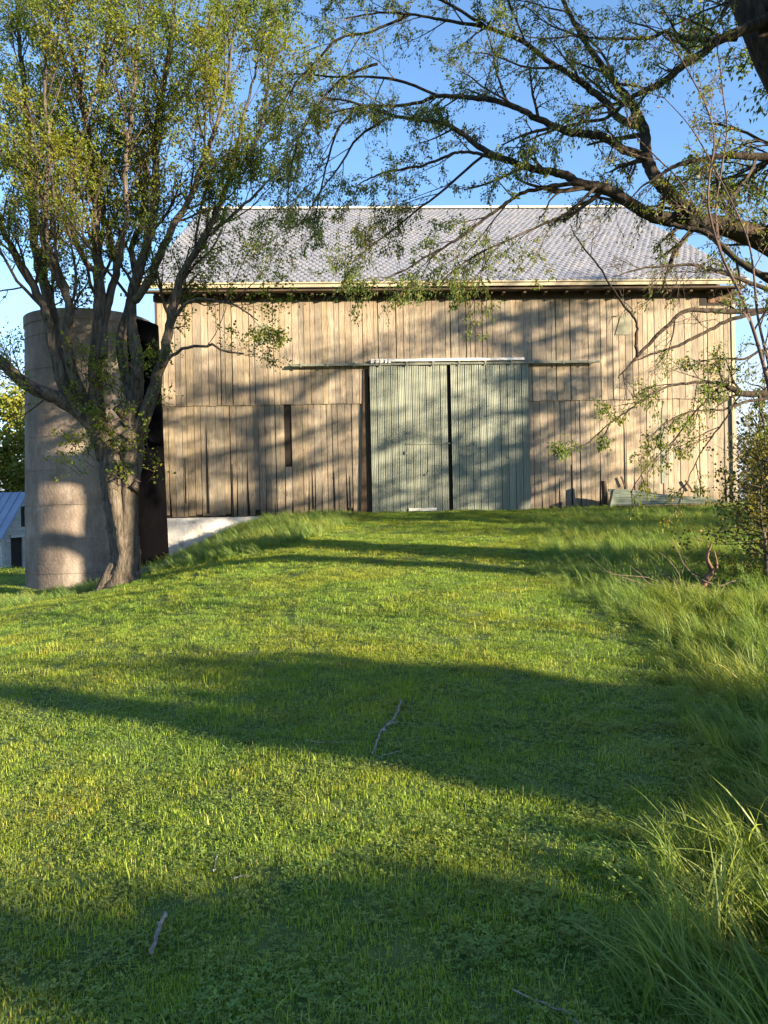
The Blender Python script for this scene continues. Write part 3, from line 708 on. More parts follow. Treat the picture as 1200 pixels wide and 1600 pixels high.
limbsL = [
 ([(172, 715), (150, 668), (122, 640), (80, 618), (45, 603), (15, 578), (-25, 540), (-90, 480), (-160, 380)], [15.20, 14.70], [36, 30, 26, 22, 20, 18, 16, 12, 6], .8),
 ([(125, 645), (100, 600), (85, 545), (72, 490), (48, 440), (22, 395), (-10, 330), (-50, 240), (-80, 120)], [15.20, 14.40], [22, 19, 16, 14, 12, 10, 8, 5, 3], 1.3),
 ([(140, 655), (100, 590), (86, 530), (80, 480), (62, 420), (52, 350), (46, 270), (42, 180), (30, 60), (25, -60)], [15.20, 16.00], [22, 19, 18, 16, 14, 12, 10, 8, 6, 3], 1.3),
 ([(150, 660), (118, 600), (104, 530), (108, 480), (92, 430), (74, 385), (68, 320), (78, 240), (70, 140), (80, 20)], [15.20, 13.80], [22, 18, 15, 13, 12, 10, 9, 7, 5, 3], 1.3),
 ([(155, 665), (148, 600), (152, 540), (156, 480), (154, 430), (150, 370), (150, 300), (140, 220), (125, 140), (105, 40), (95, -60)], [15.20, 15.10], [26, 22, 20, 18, 16, 14, 11, 9, 7, 5, 3], 1.3),
 ([(160, 560), (164, 500), (174, 455), (182, 420), (172, 370), (160, 330), (140, 260), (118, 190), (100, 120)], [15.10, 16.10], [13.20, 13, 12, 11, 9, 8, 6, 4, 3], 1.4),
 ([(182, 430), (190, 380), (198, 330), (196, 260), (206, 180), (214, 90), (220, -30)], [15.10, 14.20], [10, 9, 8, 7, 6, 5, 3], 1.4),
 ([(198, 668), (214, 610), (212, 550), (205, 500), (207, 455), (222, 405), (238, 350), (244, 290), (242, 220), (256, 130), (270, 30), (276, -60)], [15.20, 15.00], [26, 22, 19, 16, 15, 14, 13, 11, 9, 7, 5, 3], 1.3),
 ([(208, 470), (232, 440), (252, 395), (272, 350), (296, 310), (320, 250), (345, 170), (360, 90), (372, 10)], [15.10, 14.00], [13.20, 13, 12, 10, 9, 8, 6, 4, 3], 1.4),
 ([(204, 690), (230, 640), (243, 595), (258, 545), (266, 500), (272, 460), (292, 415), (318, 372), (345, 320), (366, 250), (384, 170), (402, 90)], [15.20, 14.60], [24, 21, 19, 16, 14, 12, 11, 10, 8, 6, 4, 3], 1.3),
 ([(318, 372), (345, 352), (372, 330), (402, 300), (432, 270)], [14.70, 14.80], [7, 6, 5, 4, 2], 1.6),
 ([(205, 640), (196, 590), (186, 540), (196, 490), (212, 440), (206, 390), (224, 330), (232, 240), (300, 120), (330, 20)], [15.30, 16.40], [15.20, 14, 12, 11, 10, 9, 8, 6, 4, 3], 1.4),
 ([(250, 575), (285, 545), (330, 540), (350, 548), (382, 552)], [14.90, 14.40], [6, 5, 4, 3, 2], 0.6),
 ([(266, 500), (300, 470), (340, 470), (370, 478), (402, 500)], [14.80, 14.40], [6, 5, 4, 3, 2], 1.0),
 ([(150, 430), (120, 380), (112, 300), (130, 200), (160, 100), (178, -20)], [15.10, 14.30], [10, 9, 8, 6, 5, 3], 1.4),
 ([(384, 250), (408, 200), (420, 130), (428, 70)], [14.70, 14.80], [6, 5, 4, 2], 2.0),
]
for pts, Ys, ws, dn in limbsL:
    q, rd = tr(pts, Ys, ws); q = q - off
    lm = MB(); q2 = q + rng.normal(0, .012, q.shape); lm.tube(q2, rd, 9, wob=.08); lm.build('limb', M['bark'], treeL, smooth=True)
    dress(q, rd, cfgL, twL, lvL, dn * 2.0, 2.05, .24, bias=(0, 0, .25))
# water sprouts on the lower fork
cfgS = dict(cfgL, leaves=9, size=.065, kids=[5, 4])
for _ in range(95):
    q = P(rng.uniform(120, 250), rng.uniform(560, 760), 15.1) - off; q[1] += rng.uniform(-.5, .4)
    grow(q, np.array([rng.normal(0, .7), rng.normal(-.3, .6), .5]), rng.uniform(.35, .75), .008, 1, cfgS, twL, lvL, .9)
tag(twL.build('twigs', M['twig'], treeL), kind='stuff')
lvL.build('foliage', M['leafL'], treeL, .35, .75)
print('left leaves', len(lvL.p))

# ------------------------------------------------------------------ right tree, its trunk stands just outside the frame
TRB = np.array([6.75, 9.8, gz(6.75, 9.8)])
treeR = empty('overhanging_tree', tuple(TRB)); tag(treeR, 'old tree leaning in from the right, dark limbs spread over the barn roof', 'tree')
twR, lvR, twR2 = MB(), Leaves(), MB()
off = TRB
cfgR = dict(step=[.14, .10, .07], wig=[.12, .17, .2], trop=[-.02, -.06, -.14], last=2, kids=[7, 5], ang=(.4, 1.0), ratio=.48, leaves=9, spread=.02, size=.038)
cfgB = dict(cfgR, leaves=1.6)
tk = MB()
pts, rd = catmull([TRB + [0, 0, -.3], TRB + [0, 0, .5], TRB + [-.05, 0, 1.6], TRB + [0, 0, 3.6], TRB + [-.1, 0, 5.2], P(1330, 215, 9.5), P(1280, 180, 9.3), P(1225, 130, 9.2), P(1180, 40, 9.2), P(1140, -60, 9.3), P(1090, -260, 9.4)], [.72, .60, .56, .54, .48, .30, .24, .19, .16, .14, .09], 7)
tk.tube(pts - off, rd, 22, wob=.08); tk.build('trunk', M['bark2'], treeR, smooth=True)
top_line = pts
limbsR = [
 # big limb low across the picture
 ([(1430, 560), (1340, 470), (1260, 425), (1196, 378), (1144, 356), (1106, 349), (1076, 343), (1039, 341), (1009, 332), (982, 315), (956, 300), (930, 292), (904, 287), (885, 274), (859, 268), (825, 262), (791, 249), (761, 238), (727, 212), (693, 193), (650, 186), (613, 180), (553, 160), (500, 150)], [9.8, 8.9, 8.9, 9.6], [74, 60, 52, 44, 40, 38, 34, 28, 25, 24, 23, 22, 21, 18, 16, 15, 14, 13, 11, 9, 8, 6, 5, 3], 1.5, 1.0),
 ([(1085, 340), (1050, 307), (1027, 281), (1012, 255), (1009, 232), (1007, 207), (998, 184), (985, 160), (955, 122), (920, 73), (893, 27), (876, -10), (850, -80)], [8.9, 9.8], [34, 30, 27, 25, 23, 22, 20, 17, 13, 11, 9, 8, 5], 1.5, 1.0),
 ([(1014, 252), (997, 240), (975, 234), (949, 217), (919, 210), (889, 206), (862, 195), (836, 184), (810, 170), (772, 157), (730, 152), (687, 150), (653, 160), (610, 166), (560, 167), (505, 180)], [9.1, 9.0, 10.2], [18, 18, 18, 17, 17, 16, 14, 13, 12, 11, 10, 8, 7, 6, 4, 3], 1.6, 1.0),
 ([(1000, 198), (980, 193), (960, 178), (947, 160), (925, 142), (907, 127), (880, 110), (853, 93), (827, 72), (800, 57), (760, 43), (720, 36), (687, 30), (640, 22), (590, 20), (540, 30)], [9.3, 10.0], [15, 15, 15, 14, 14, 13, 12, 11, 10, 9, 8, 7, 6, 5, 4, 3], 1.7, 1.0),
 ([(1225, 30), (1200, 30), (1165, 45), (1120, 65), (1095, 85), (1070, 100), (1040, 125), (1012, 140), (990, 150), (970, 168), (945, 185), (905, 192), (860, 205), (820, 222)], [9.1, 8.3, 8.1], [26, 24, 21, 18, 17, 16, 15, 13, 10, 8, 7, 6, 5, 3], 1.4, .8),
 ([(1330, 250), (1200, 246), (1170, 245), (1125, 244), (1100, 248), (1075, 253), (1050, 262), (1030, 274), (1005, 290), (985, 312)], [8.8, 8.3], [22, 17, 15, 13, 11, 10, 8, 6, 4, 2], 1.0, .4),
 ([(1150, 60), (1100, 62), (1060, 58), (1038, 50), (1020, 58), (985, 60), (950, 62), (900, 56), (850, 60), (800, 50)], [9.0, 8.0], [12, 11, 9, 8, 8, 6, 5, 4, 3, 2], 1.6, .8),
 ([(900, 287), (867, 290), (840, 296), (813, 303), (785, 322), (760, 340), (738, 356), (720, 370), (695, 386), (667, 400), (627, 425), (600, 436)], [8.8, 8.5], [9, 9, 8, 8, 7, 6, 6, 5, 5, 4, 3, 2], 2.0, 1.0),
 ([(800, 250), (773, 247), (745, 240), (720, 237), (695, 245), (667, 257), (640, 262), (600, 270), (575, 280), (553, 293)], [9.0, 9.3], [8, 8, 7, 6, 6, 5, 5, 4, 3, 2], 2.0, 1.0),
 ([(560, 167), (530, 200), (512, 250), (498, 310), (490, 350)], [10.0, 9.8], [5, 5, 4, 3, 2], 1.6, 1.0),
 ([(590, 100), (540, 120), (500, 160), (470, 210), (455, 260), (448, 320)], [10.2, 10.2], [6, 5, 5, 4, 3, 2], 1.8, 1.0),
 ([(640, 22), (580, 50), (530, 60), (490, 100), (462, 130), (440, 180)], [10.0, 10.4], [6, 5, 5, 4, 3, 2], 1.9, 1.1),
 ([(687, 150), (620, 125), (570, 120), (520, 120), (470, 115), (438, 120)], [9.8, 10.6], [6, 6, 5, 4, 3, 2], 1.9, 1.1),
 ([(760, 43), (690, 0), (610, -30), (540, -30), (480, 0)], [9.8, 10.4], [7, 6, 5, 4, 2], 2.6, 1.4),
 ([(613, 180), (560, 215), (530, 260), (500, 300), (470, 350)], [9.7, 9.4], [5, 5, 4, 3, 2], 1.6, 1.0),
 ([(760, 238), (700, 290), (650, 330), (600, 370), (560, 400)], [9.2, 9.1], [6, 5, 4, 3, 2], 2.6, 1.2),
 ([(930, 292), (890, 330), (850, 350), (800, 372), (745, 398), (700, 430), (690, 450)], [8.6, 8.0], [7, 6, 5, 4, 4, 3, 2], 2.2, 1.0),
 ([(1046, 350), (1070, 356), (1100, 362), (1125, 382), (1150, 405), (1175, 422), (1205, 440), (1260, 480)], [8.7, 8.4], [9, 10, 11, 12, 12, 13, 14, 16], .8, .5),
 ([(1260, 470), (1180, 445), (1140, 430), (1090, 415), (1050, 415), (1000, 420), (960, 432)], [8.3, 7.6], [11, 9, 7, 6, 5, 4, 2], 1.6, .25),
 ([(1340, 480), (1240, 480), (1200, 485), (1150, 487), (1112, 485), (1072, 485), (1050, 502), (1027, 525), (1005, 547), (985, 570), (965, 590)], [8.2, 7.2], [18, 15, 13, 11, 10, 9, 8, 8, 7, 5, 2], .7, .06),
 ([(1180, 490), (1140, 500), (1110, 515), (1085, 528), (1060, 540), (1035, 548), (1012, 556), (985, 567)], [7.9, 7.3], [9, 8, 7, 7, 6, 5, 4, 2], .9, .06),
 ([(996, 556), (994, 530), (995, 505), (985, 490), (960, 455), (935, 415), (905, 378), (890, 350)], [7.3, 7.6], [7, 6, 5, 5, 4, 4, 3, 2], .9, .08),
 ([(1340, 640), (1240, 625), (1200, 615), (1160, 615), (1140, 605), (1115, 598), (1090, 597), (1050, 602), (1010, 620), (985, 640), (955, 660), (920, 690), (872, 708)], [7.4, 6.4, 6.0], [22, 18, 15, 13, 10, 7, 6, 5, 5, 4, 3, 3, 2], 2.6, 1.2),
 ([(1200, 622), (1165, 628), (1130, 640), (1080, 643), (1040, 660), (1010, 690)], [6.9, 6.3], [8, 6, 4, 3, 3, 2], 2.6, 1.0),
 ([(1130, 600), (1090, 640), (1050, 690), (1010, 730), (985, 770)], [6.8, 6.5], [4, 4, 3, 2, 2], 3.0, .8),
 ([(1160, 610), (1130, 660), (1100, 700), (1075, 750), (1060, 790)], [6.8, 6.9], [4, 4, 3, 2, 2], 3.0, .8),
 ([(1250, 560), (1200, 545), (1165, 560), (1120, 560), (1080, 570)], [7.0, 6.6], [8, 6, 5, 3, 2], 2.6, 1.0),
]
for pts, Ys, ws, dn, lp in limbsR:
    q, rd = tr(pts, Ys, ws); q = q - off
    lm = MB(); lm.tube(q + rng.normal(0, .004, q.shape), rd * .74, 9, wob=.09); lm.build('limb', M['bark2'], treeR, smooth=True)
    c = cfgR if lp > .3 else cfgB
    if min(Ys) < 7.2 and lp > .3: c = dict(cfgR, leaves=6, size=.032, kids=[5, 4], step=[.1, .07, .05])
    dress(q, rd, c, twR, lvR, dn * (1.9 if min(Ys) > 7.2 else 1.5), (.95 if min(Ys) > 7.2 else .45) if lp > .3 else .6, .22, lp, bias=(-.25, 0, -.15))
# the side of the crown that stands outside the frame and shades the barn
cfgO = dict(cfgR, step=[.4, .3, .2], kids=[7, 5], leaves=9, size=.085, trop=[.04, 0, -.05], spread=.06)
for k in range(24):
    a = rng.uniform(-1.25, 1.25); f = rng.uniform(.45, .95); i = int(f * (len(top_line) - 1)); s0 = top_line[i] - off
    L = rng.uniform(3.0, 5.5); d = np.array([math.cos(a), math.sin(a), rng.uniform(.1, .9)])
    if math.cos(a) < .15: d[0] = abs(d[0]) + .3
    n = 8; p = s0.copy(); pts = [p.copy()]; d = unit(d)
    for _ in range(n): d = unit(d + rng.normal(0, .13, 3)); p = p + d * L / n; pts.append(p.copy())
    rd = np.linspace(.10, .02, n + 1); pts = np.array(pts)
    lm = MB(); lm.tube(pts, rd, 8, wob=.08); lm.build('limb', M['bark2'], treeR, smooth=True)
    dress(pts, rd, cfgO, twR, lvR, 2.2, 1.9, .25, .8)
tag(twR.build('twigs', M['twig'], treeR), kind='stuff')
lvR.build('foliage', M['leafR'], treeR, .9, .5)
print('right leaves', len(lvR.p))

# bare reddish saplings rising through the limbs
sap = empty('sapling', tuple([P(1190, 700, 6.2)[0], 6.2, gz(P(1190, 700, 6.2)[0], 6.2)])); tag(sap, 'thin bare reddish sapling rising behind the right edge through the limbs', 'sapling')
so = np.array(sap.location); tws, lvs = MB(), Leaves()
for pts, Ys, ws in [([(1260, 1180), (1235, 800), (1200, 600), (1165, 480), (1128, 400), (1108, 330), (1108, 280), (1116, 220), (1105, 170), (1080, 120), (1045, 60), (1020, 25)], [6.2, 7.2], [16, 14, 11, 9, 7, 6, 6, 5, 4, 4, 3, 2]),
                    ([(1122, 380), (1118, 330), (1128, 260), (1136, 200), (1130, 150), (1124, 100), (1118, 60)], [7.0, 7.4], [5, 5, 5, 4, 4, 3, 2]),
                    ([(1090, 330), (1060, 280), (1020, 240), (985, 200), (975, 150)], [7.0, 7.4], [5, 4, 4, 3, 2]),
                    ([(1245, 900), (1215, 640), (1185, 500), (1178, 430), (1170, 380), (1150, 330), (1120, 270), (1080, 200), (1035, 150)], [6.4, 7.0], [12, 9, 7, 6, 5, 4, 4, 3, 2])]:
    q, rd = tr(pts, Ys, ws); q = q - so
    lm = MB(); lm.tube(q, rd * .55, 7); lm.build('stem', M['twigred'], sap, smooth=True)
    dress(q, rd, dict(cfgB, leaves=2.2), tws, lvs, 2.2, .55, .4, 1, bias=(0, 0, .3))
tag(tws.build('twigs', M['twigred'], sap), kind='stuff'); lvs.build('foliage', M['leafR'], sap, .3, .5)

# ------------------------------------------------------------------ trees and shrubs beyond
def simple_tree(name, label, loc, H, Rc, n_l, leaf, mat, lsize, group=None, th=.3, z0=.25, trunk_r=None, seed=0, shape=1.0, barkm='bark'):
    t = empty(name, loc); tag(t, label, 'shrub' if 'shrub' in name else 'tree', group)
    tw, lv, tkb = MB(), Leaves(), MB(); r0 = trunk_r or H * .02
    top = np.array([rng.normal(0, .04) * H, rng.normal(0, .04) * H, H * .93])
    pts, rd = catmull([np.array([0, 0, -.2]), np.array([rng.normal(0, .02) * H, 0, H * .3]), top * .65 + rng.normal(0, .02, 3) * H, top], [r0 * 1.2, r0 * .9, r0 * .5, r0 * .12], 5)
    tkb.tube(pts, rd, 9, wob=.08); tkb.build('trunk', M[barkm], t, smooth=True)
    nb = int(n_l)
    for k in range(nb):
        f = z0 + (1 - z0) * (k + rng.random()) / nb; i = min(int(f * (len(pts) - 1)), len(pts) - 2); q = pts[i]
        a = k * 2.4 + rng.normal(0, .3); g = Rc * (1.0 - .65 * max(0, f - .35)) * rng.uniform(.6, 1.1)
        d = unit(np.array([math.cos(a), math.sin(a), rng.uniform(.15, .9) * shape]))
        bp = [q.copy()]; p = q.copy()
        for _ in range(6): d = unit(d + rng.normal(0, .14, 3)); p = p + d * g / 6; bp.append(p.copy())
        bp = np.array(bp); tw.tube(bp, np.linspace(r0 * .32, r0 * .06, 7), 4, cap=False)
        for _ in range(leaf):
            c = bp[int(rng.integers(2, 7))] + rng.normal(0, .16 * Rc, 3); m_ = 7
            tw.tube(np.array([bp[int(rng.integers(1, 6))], c]), [r0 * .06, r0 * .03], 3, cap=False) if rng.random() < .25 else None
            for _ in range(m_): lv.add(c + rng.normal(0, .045 * Rc, 3), unit(rng.normal(0, 1, 3)), lsize * rng.uniform(.6, 1.3))
    tag(tw.build('twigs', M['twig'], t), kind='stuff'); lv.build('foliage', M[mat], t, .2, .8); return t
far = [(-27.5, 47, 12.5, 'tall yellow green tree at the left frame edge behind the shed roof'), (-24.2, 50, 11.4, 'yellow green tree beyond the shed, close to the left side of the silo'),
       (-20.6, 48, 8.6, 'sunlit tree hidden mostly behind the concrete silo'), (-17.0, 51, 8.8, 'sunlit tree behind the silo, nearer the barn corner'),
       (-13.4, 50, 8.9, 'yellow green tree glimpsed in the slit between silo and barn')]
for x, y, h, lb in far:
    simple_tree('hedgerow_tree', lb, (x, y, gz(x, y)), h, 2.9, 30, 46, 'leafFar', .24, 'sunlit trees far behind the silo', z0=.12)
simple_tree('bare_tree', 'slim almost leafless tree against white cloud right of the barn', (20.8, 43, 0.2), 8.2, 2.4, 30, 5, 'leafShrub', .12, z0=.25, shape=1.6)
for x, y, h, r_, lb in [(16.2, 33, 4.4, 2.0, 'pale olive shrub just behind the right corner of the barn'), (19.3, 36, 4.6, 2.3, 'broad olive shrub at the right edge, beyond the barn corner'),
                        (13.2, 26, 2.6, 1.3, 'low olive shrub hugging the barn right corner')]:
    simple_tree('far_shrub', lb, (x, y, gz(x, y) - .1), h, r_, 22, 20, 'leafShrub', .12, 'olive shrubs right of the barn', z0=.05, shape=1.2)
for x, y, h, r_, lb, n1, n2 in [(5.25, 10.5, 1.75, 1.2, 'tangled twiggy shrub at the right edge with small olive leaves', 60, 5), (4.95, 9.95, 1.5, .8, 'small open shrub leaning over the stump', 44, 4), (5.1, 9.0, .85, .75, 'low dark shrub at the right edge in front of the twiggy shrub', 22, 9), (7.2, 13.4, 2.3, 1.5, 'taller olive shrub behind the twiggy shrub at the right edge', 34, 15)]:
    simple_tree('shrub', lb, (x, y, gz(x, y) - .05), h, r_, n1, n2, 'leafShrub', .05, 'shrubs along the right edge', z0=.03, trunk_r=.03, shape=.9)

# ------------------------------------------------------------------ unseen trees and bush added out of frame to throw the long shadows
nS = (math.cos(SUN_AZ), math.sin(SUN_AZ)); dS = (-math.sin(SUN_AZ), math.cos(SUN_AZ))
def sq(s, q): return (s * nS[0] + q * dS[0], s * nS[1] + q * dS[1])
def shade_caster_tree(label, s, q, H, zb, Rc, nl, leaf, lsize, tr_=.3, shape=1.0):
    x, y = sq(s, q); z = gz(x, y)
    return simple_tree('shade_caster_tree', label, (x, y, z), H, Rc, nl, leaf, 'leafR', lsize, 'unseen trees added outside the frame to shade the lawn and barn', z0=zb, trunk_r=tr_, shape=shape)
shade_caster_tree('tall straight tree far right behind the viewer, its trunk shades a strip of lawn', 3.98, -13.5, 12, .42, 3.2, 40, 26, .16, .27)
shade_caster_tree('lowest dense bushy tree added for lawn shade, right beside the tall straight trunk', 2.55, -12.5, 3.15, .03, .45, 70, 60, .17, .12)
shade_caster_tree('low dense tree added for lawn shade, second from the tall straight trunk', 1.9, -12.5, 3.3, .03, .6, 70, 60, .18, .14)
shade_caster_tree('low dense tree added for lawn shade, third from the tall straight trunk', 1.0, -12.5, 2.75, .03, .7, 70, 60, .18, .14)
shade_caster_tree('dense dark bush added for lawn shade, just beyond the tall straight trunk', 4.95, -12.0, 3.55, .02, 1.2, 70, 60, .17, .10)
shade_caster_tree('unseen wide spreading tree added to shade the barn, right of the overhanging one', 17.0, -11, 12.5, .35, 4.2, 40, 22, .15, .35, .35)
shade_caster_tree('unseen spreading tree added to shade the barn, farthest right', 19.9, -13, 13.2, .35, 3.3, 40, 20, .15, .35, .35)
shade_caster_tree('slim unseen tree added at the right so its trunk shadow reaches the silo tree', 10.25, -9, 12, .82, 2.4, 24, 12, .13, .33, .6)


# ------------------------------------------------------------------ stump, post, leaning sheet, stones, sticks
sx, sy = 3.8, 9.15
st = empty('dead_stump', (sx, sy, gz(sx, sy))); tag(st, 'broken reddish brown dead stump with splayed bare branches in the dark hollow', 'stump')
sb = MB(); pts, rd = catmull([(-.1, 0, -.1), (0, 0, .12), (.10, .02, .26), (.04, 0, .42), (.10, .0, .60)], [.045, .035, .03, .022, .008], 4)
sb.tube(pts, rd, 9, wob=.3); pts, rd = catmull([(.05, 0, .2), (.16, .02, .3), (.13, 0, .5)], [.02, .016, .005], 4); sb.tube(pts, rd, 7, wob=.3)
sb.build('trunk', M['rot'], st, smooth=True)
for k in range(40):
    a = rng.uniform(2.2, 3.9) if k < 28 else rng.uniform(-.6, .8); L = rng.uniform(.3, .85) * (1.35 if k % 3 == 0 else .9); e = rng.uniform(.05, .6)
    p = np.array([rng.uniform(-.75, .15), rng.uniform(-.25, .3), rng.uniform(.0, .12)]); d = unit(np.array([math.cos(a), .3 * math.sin(a), e])); pp = [p]
    for _ in range(6): d = unit(d + rng.normal(0, .28, 3) + [0, 0, -.03]); p = p + d * L / 6; pp.append(p)
    b_ = MB(); b_.tube(pp, np.linspace(rng.uniform(.005, .010), .002, 7), 5); b_.build('branch', M['deadtwig' if rng.random() < .5 else 'twig'], st)
bx = P(947, 792, 21.6); px_ = empty('fence_post', (bx[0], 21.75, gz(bx[0], 21.75) - .1)); tag(px_, 'short dark wooden post standing against the barn wall right of the doors', 'post')
b_ = MB(); b_.tube([(0, 0, 0), (.01, 0, .5), (-.01, 0, .86)], [.085, .08, .075], 12, wob=.06); b_.build('post', M['darkwood'], px_)
A = P(958, 795, 21.3); B = P(1150, 797, 20.9)
ln = empty('metal_sheet', (A[0], A[1], gz(A[0], A[1]))); tag(ln, 'pale green corrugated metal sheet lying against the foot of the barn wall', 'sheet')
Lx = B[0] - A[0]; s_ = MB(); ncol = 48; V = []
for row in range(25):
    f = row / 24
    for k in range(ncol + 1):
        u = k / ncol; hgt = .42 * (1 - u) ** .8 + .05; wv = .03 * math.cos(f * 28)
        V.append((u * Lx, f * .45 * (1 - .3 * u) + wv, .06 + f * hgt + (0.03 * math.sin(u * 9) if row == 24 else 0) + (B[2] - A[2]) * 0 * u))
i = (np.arange(24)[:, None] * (ncol + 1) + np.arange(ncol)[None]).ravel()
s_.add(V, np.stack([i, i + 1, i + ncol + 2, i + ncol + 1], -1)); s_.build('sheet', M['greenpatch'], ln)
s_ = MB()
for k in range(7):
    x0 = .15 + k * .45; s_.box(x0, x0 + .4, -.02, .10, -.05, .045)
s_.build('rotten_plank', M['rot'], ln)
e_ = MB(); e_.hexa([(-.10, -.02, 0), (-.03, -.02, 0), (-.03, .2, 0), (-.10, .2, 0)], [(0.02, -.02, .50), (.06, -.02, .52), (.06, .2, .52), (.02, .2, .5)]); e_.build('bent_end', M['greenpatch'], ln)
for k, (px, py, a, L, lb) in enumerate([(973, 752, -.35, .3, 'broken board stub leaning on the wall, nearest the post'), (1077, 758, -.6, .34, 'broken board stub leaning on the wall, farther right'), (1100, 770, -.15, .35, 'short dark wedge of board against the wall near the right corner')]):
    q = P(px, py, 21.9 + .045 * 8); e = empty('board_stub', (q[0], 22.0 + q[0] * math.tan(YAW) - .07, q[2])); tag(e, lb, 'board', 'board stubs against the barn wall')
    b_ = MB(); b_.box(-.025, .025, -.015, .015, -L / 2, L / 2); o = b_.build('stub', M['darkwood'], e); o.rotation_euler = (0, a, 0)
for k in range(9):
    x = -5.1 + k * .19 + float(rng.uniform(-.1, .1)); y = 16.3 + k * .28 + float(rng.uniform(-.2, .2))
    b_ = MB(); n = 10; r_ = float(rng.uniform(.07, .17)); V = []; Fs = []
    for a_ in range(5):
        ph = -math.pi / 2 + math.pi * a_ / 4
        for c_ in range(n): q = 2 * math.pi * c_ / n; V.append((r_ * 1.3 * math.cos(ph) * math.cos(q) * rng.uniform(.85, 1.1), r_ * math.cos(ph) * math.sin(q) * rng.uniform(.85, 1.1), r_ * .7 * math.sin(ph)))
    Fs = [(a_ * n + c_, a_ * n + (c_ + 1) % n, (a_ + 1) * n + (c_ + 1) % n, (a_ + 1) * n + c_) for a_ in range(4) for c_ in range(n)]
    b_.add(V, Fs); o = b_.build('fieldstone', M['stone'], None, smooth=True); o.location = (x, y, gz(x, y) + r_ * .25); o.rotation_euler = (0, 0, rng.uniform(0, 3))
    tag(o, 'grey field stone in the loose pile right of the tree trunk' if k not in (0, 8) else ('field stone nearest the tree trunk in the loose pile' if k == 0 else 'field stone nearest the white foundation in the loose pile'), 'stone', 'loose stones beside the tree trunk')
def stick(label, pix, w0, w1, side=()):
    pts = []
    for (px, py) in pix:
        for Y in np.arange(1.5, 25, .02):
            q = P(px, py, Y)
            if q[2] < gz(q[0], q[1]) + .035: break
        pts.append(np.array([q[0], q[1], gz(q[0], q[1]) + .026]))
    o_ = pts[0].copy(); e = empty('fallen_stick', tuple(o_)); tag(e, label, 'stick')
    q, rd = catmull([p - o_ for p in pts], np.linspace(w0, w1, len(pts)), 4)
    b_ = MB(); b_.tube(q + rng.normal(0, .003, q.shape), np.asarray(rd) * .7, 8, wob=.2); b_.build('branch', M['stick'], e, smooth=True)
    for i, dx, dy, dz, L in side:
        p = q[i]; b_ = MB(); b_.tube([p, p + np.array([dx, dy, dz]) * L * .5, p + np.array([dx, dy, dz * .6]) * L], [w1 * .8, w1 * .7, w1 * .4], 5); b_.build('twig', M['stick'], e)
stick('long crooked bleached stick lying in the shaded middle of the lawn', [(626, 1094), (620, 1115), (607, 1130), (596, 1140), (590, 1155), (582, 1176)], .012, .009, [(8, .7, .3, .1, .09), (12, .6, -.6, .2, .07)])
stick('short thick bleached stick in the shaded grass at lower left', [(259, 1428), (252, 1446), (243, 1465), (235, 1488)], .009, .012, [(4, -.5, .3, .3, .04)])
stick('thin pale twig left of the long crooked stick', [(478, 1153), (500, 1158), (522, 1157), (545, 1159)], .0045, .003)
stick('thin brown twig right of the long crooked stick foot', [(592, 1182), (608, 1176), (625, 1173)], .005, .003)
stick('thin twig in the dark grass at the bottom right', [(800, 1545), (840, 1562), (880, 1580), (905, 1598)], .003, .003)
stick('small pale twig among the short grass right of the thick stick', [(362, 1372), (375, 1368), (390, 1370)], .005, .004)
stick('dark little twig upright of the pale one at lower left', [(338, 1335), (335, 1350), (333, 1362)], .005, .003)

# ------------------------------------------------------------------ grass
def blades(n, spread, hlo, hhi, w, segs, lean, curl=1.0, wind=0.0, flat=0.0):
    mb = MB(); V = []; F3 = []; F4 = []; r3 = []; r4 = []
    for _ in range(n):
        a = rng.uniform(0, 6.28); r = spread * math.sqrt(rng.random()); x, y = r * math.cos(a), r * math.sin(a)
        h = rng.uniform(hlo, hhi); b = rng.uniform(0, 6.28); ww = w * rng.uniform(.6, 1.2)
        dx, dy = math.cos(b), math.sin(b); l = abs(rng.normal(0, lean)); wx = wind * rng.uniform(.5, 1.3)
        sx_, sy_ = -dy * ww / 2, dx * ww / 2; base = len(V); rr = rng.random()
        for k in range(segs):
            t = k / segs; c = l * (t ** (1 + curl)) * h
            px = x + dx * c - wx * t ** 1.7 * h; py = y + dy * c; pz = h * (t - .25 * (l + wx) * t * t) 
            tw = 1 - .55 * t
            V += [(px - sx_ * tw, py - sy_ * tw, pz - .01 * (k == 0)), (px + sx_ * tw, py + sy_ * tw, pz - .01 * (k == 0))]
            if k: F4.append((base + 2 * k - 2, base + 2 * k - 1, base + 2 * k + 1, base + 2 * k)); r4.append(rr)
        c = l * h; V.append((x + dx * c - wx * h, y + dy * c, h * (1 - .3 * (l + wx))))
        F3.append((base + 2 * segs - 2, base + 2 * segs - 1, base + 2 * segs)); r3.append(rr)
    V = np.array(V)
    mb.V.append(V); mb.n = len(V)
    mb.F3.append(np.array(F3)); mb.R3.append(np.array(r3))
    if F4: mb.F4.append(np.array(F4)); mb.R4.append(np.array(r4))
    return mb
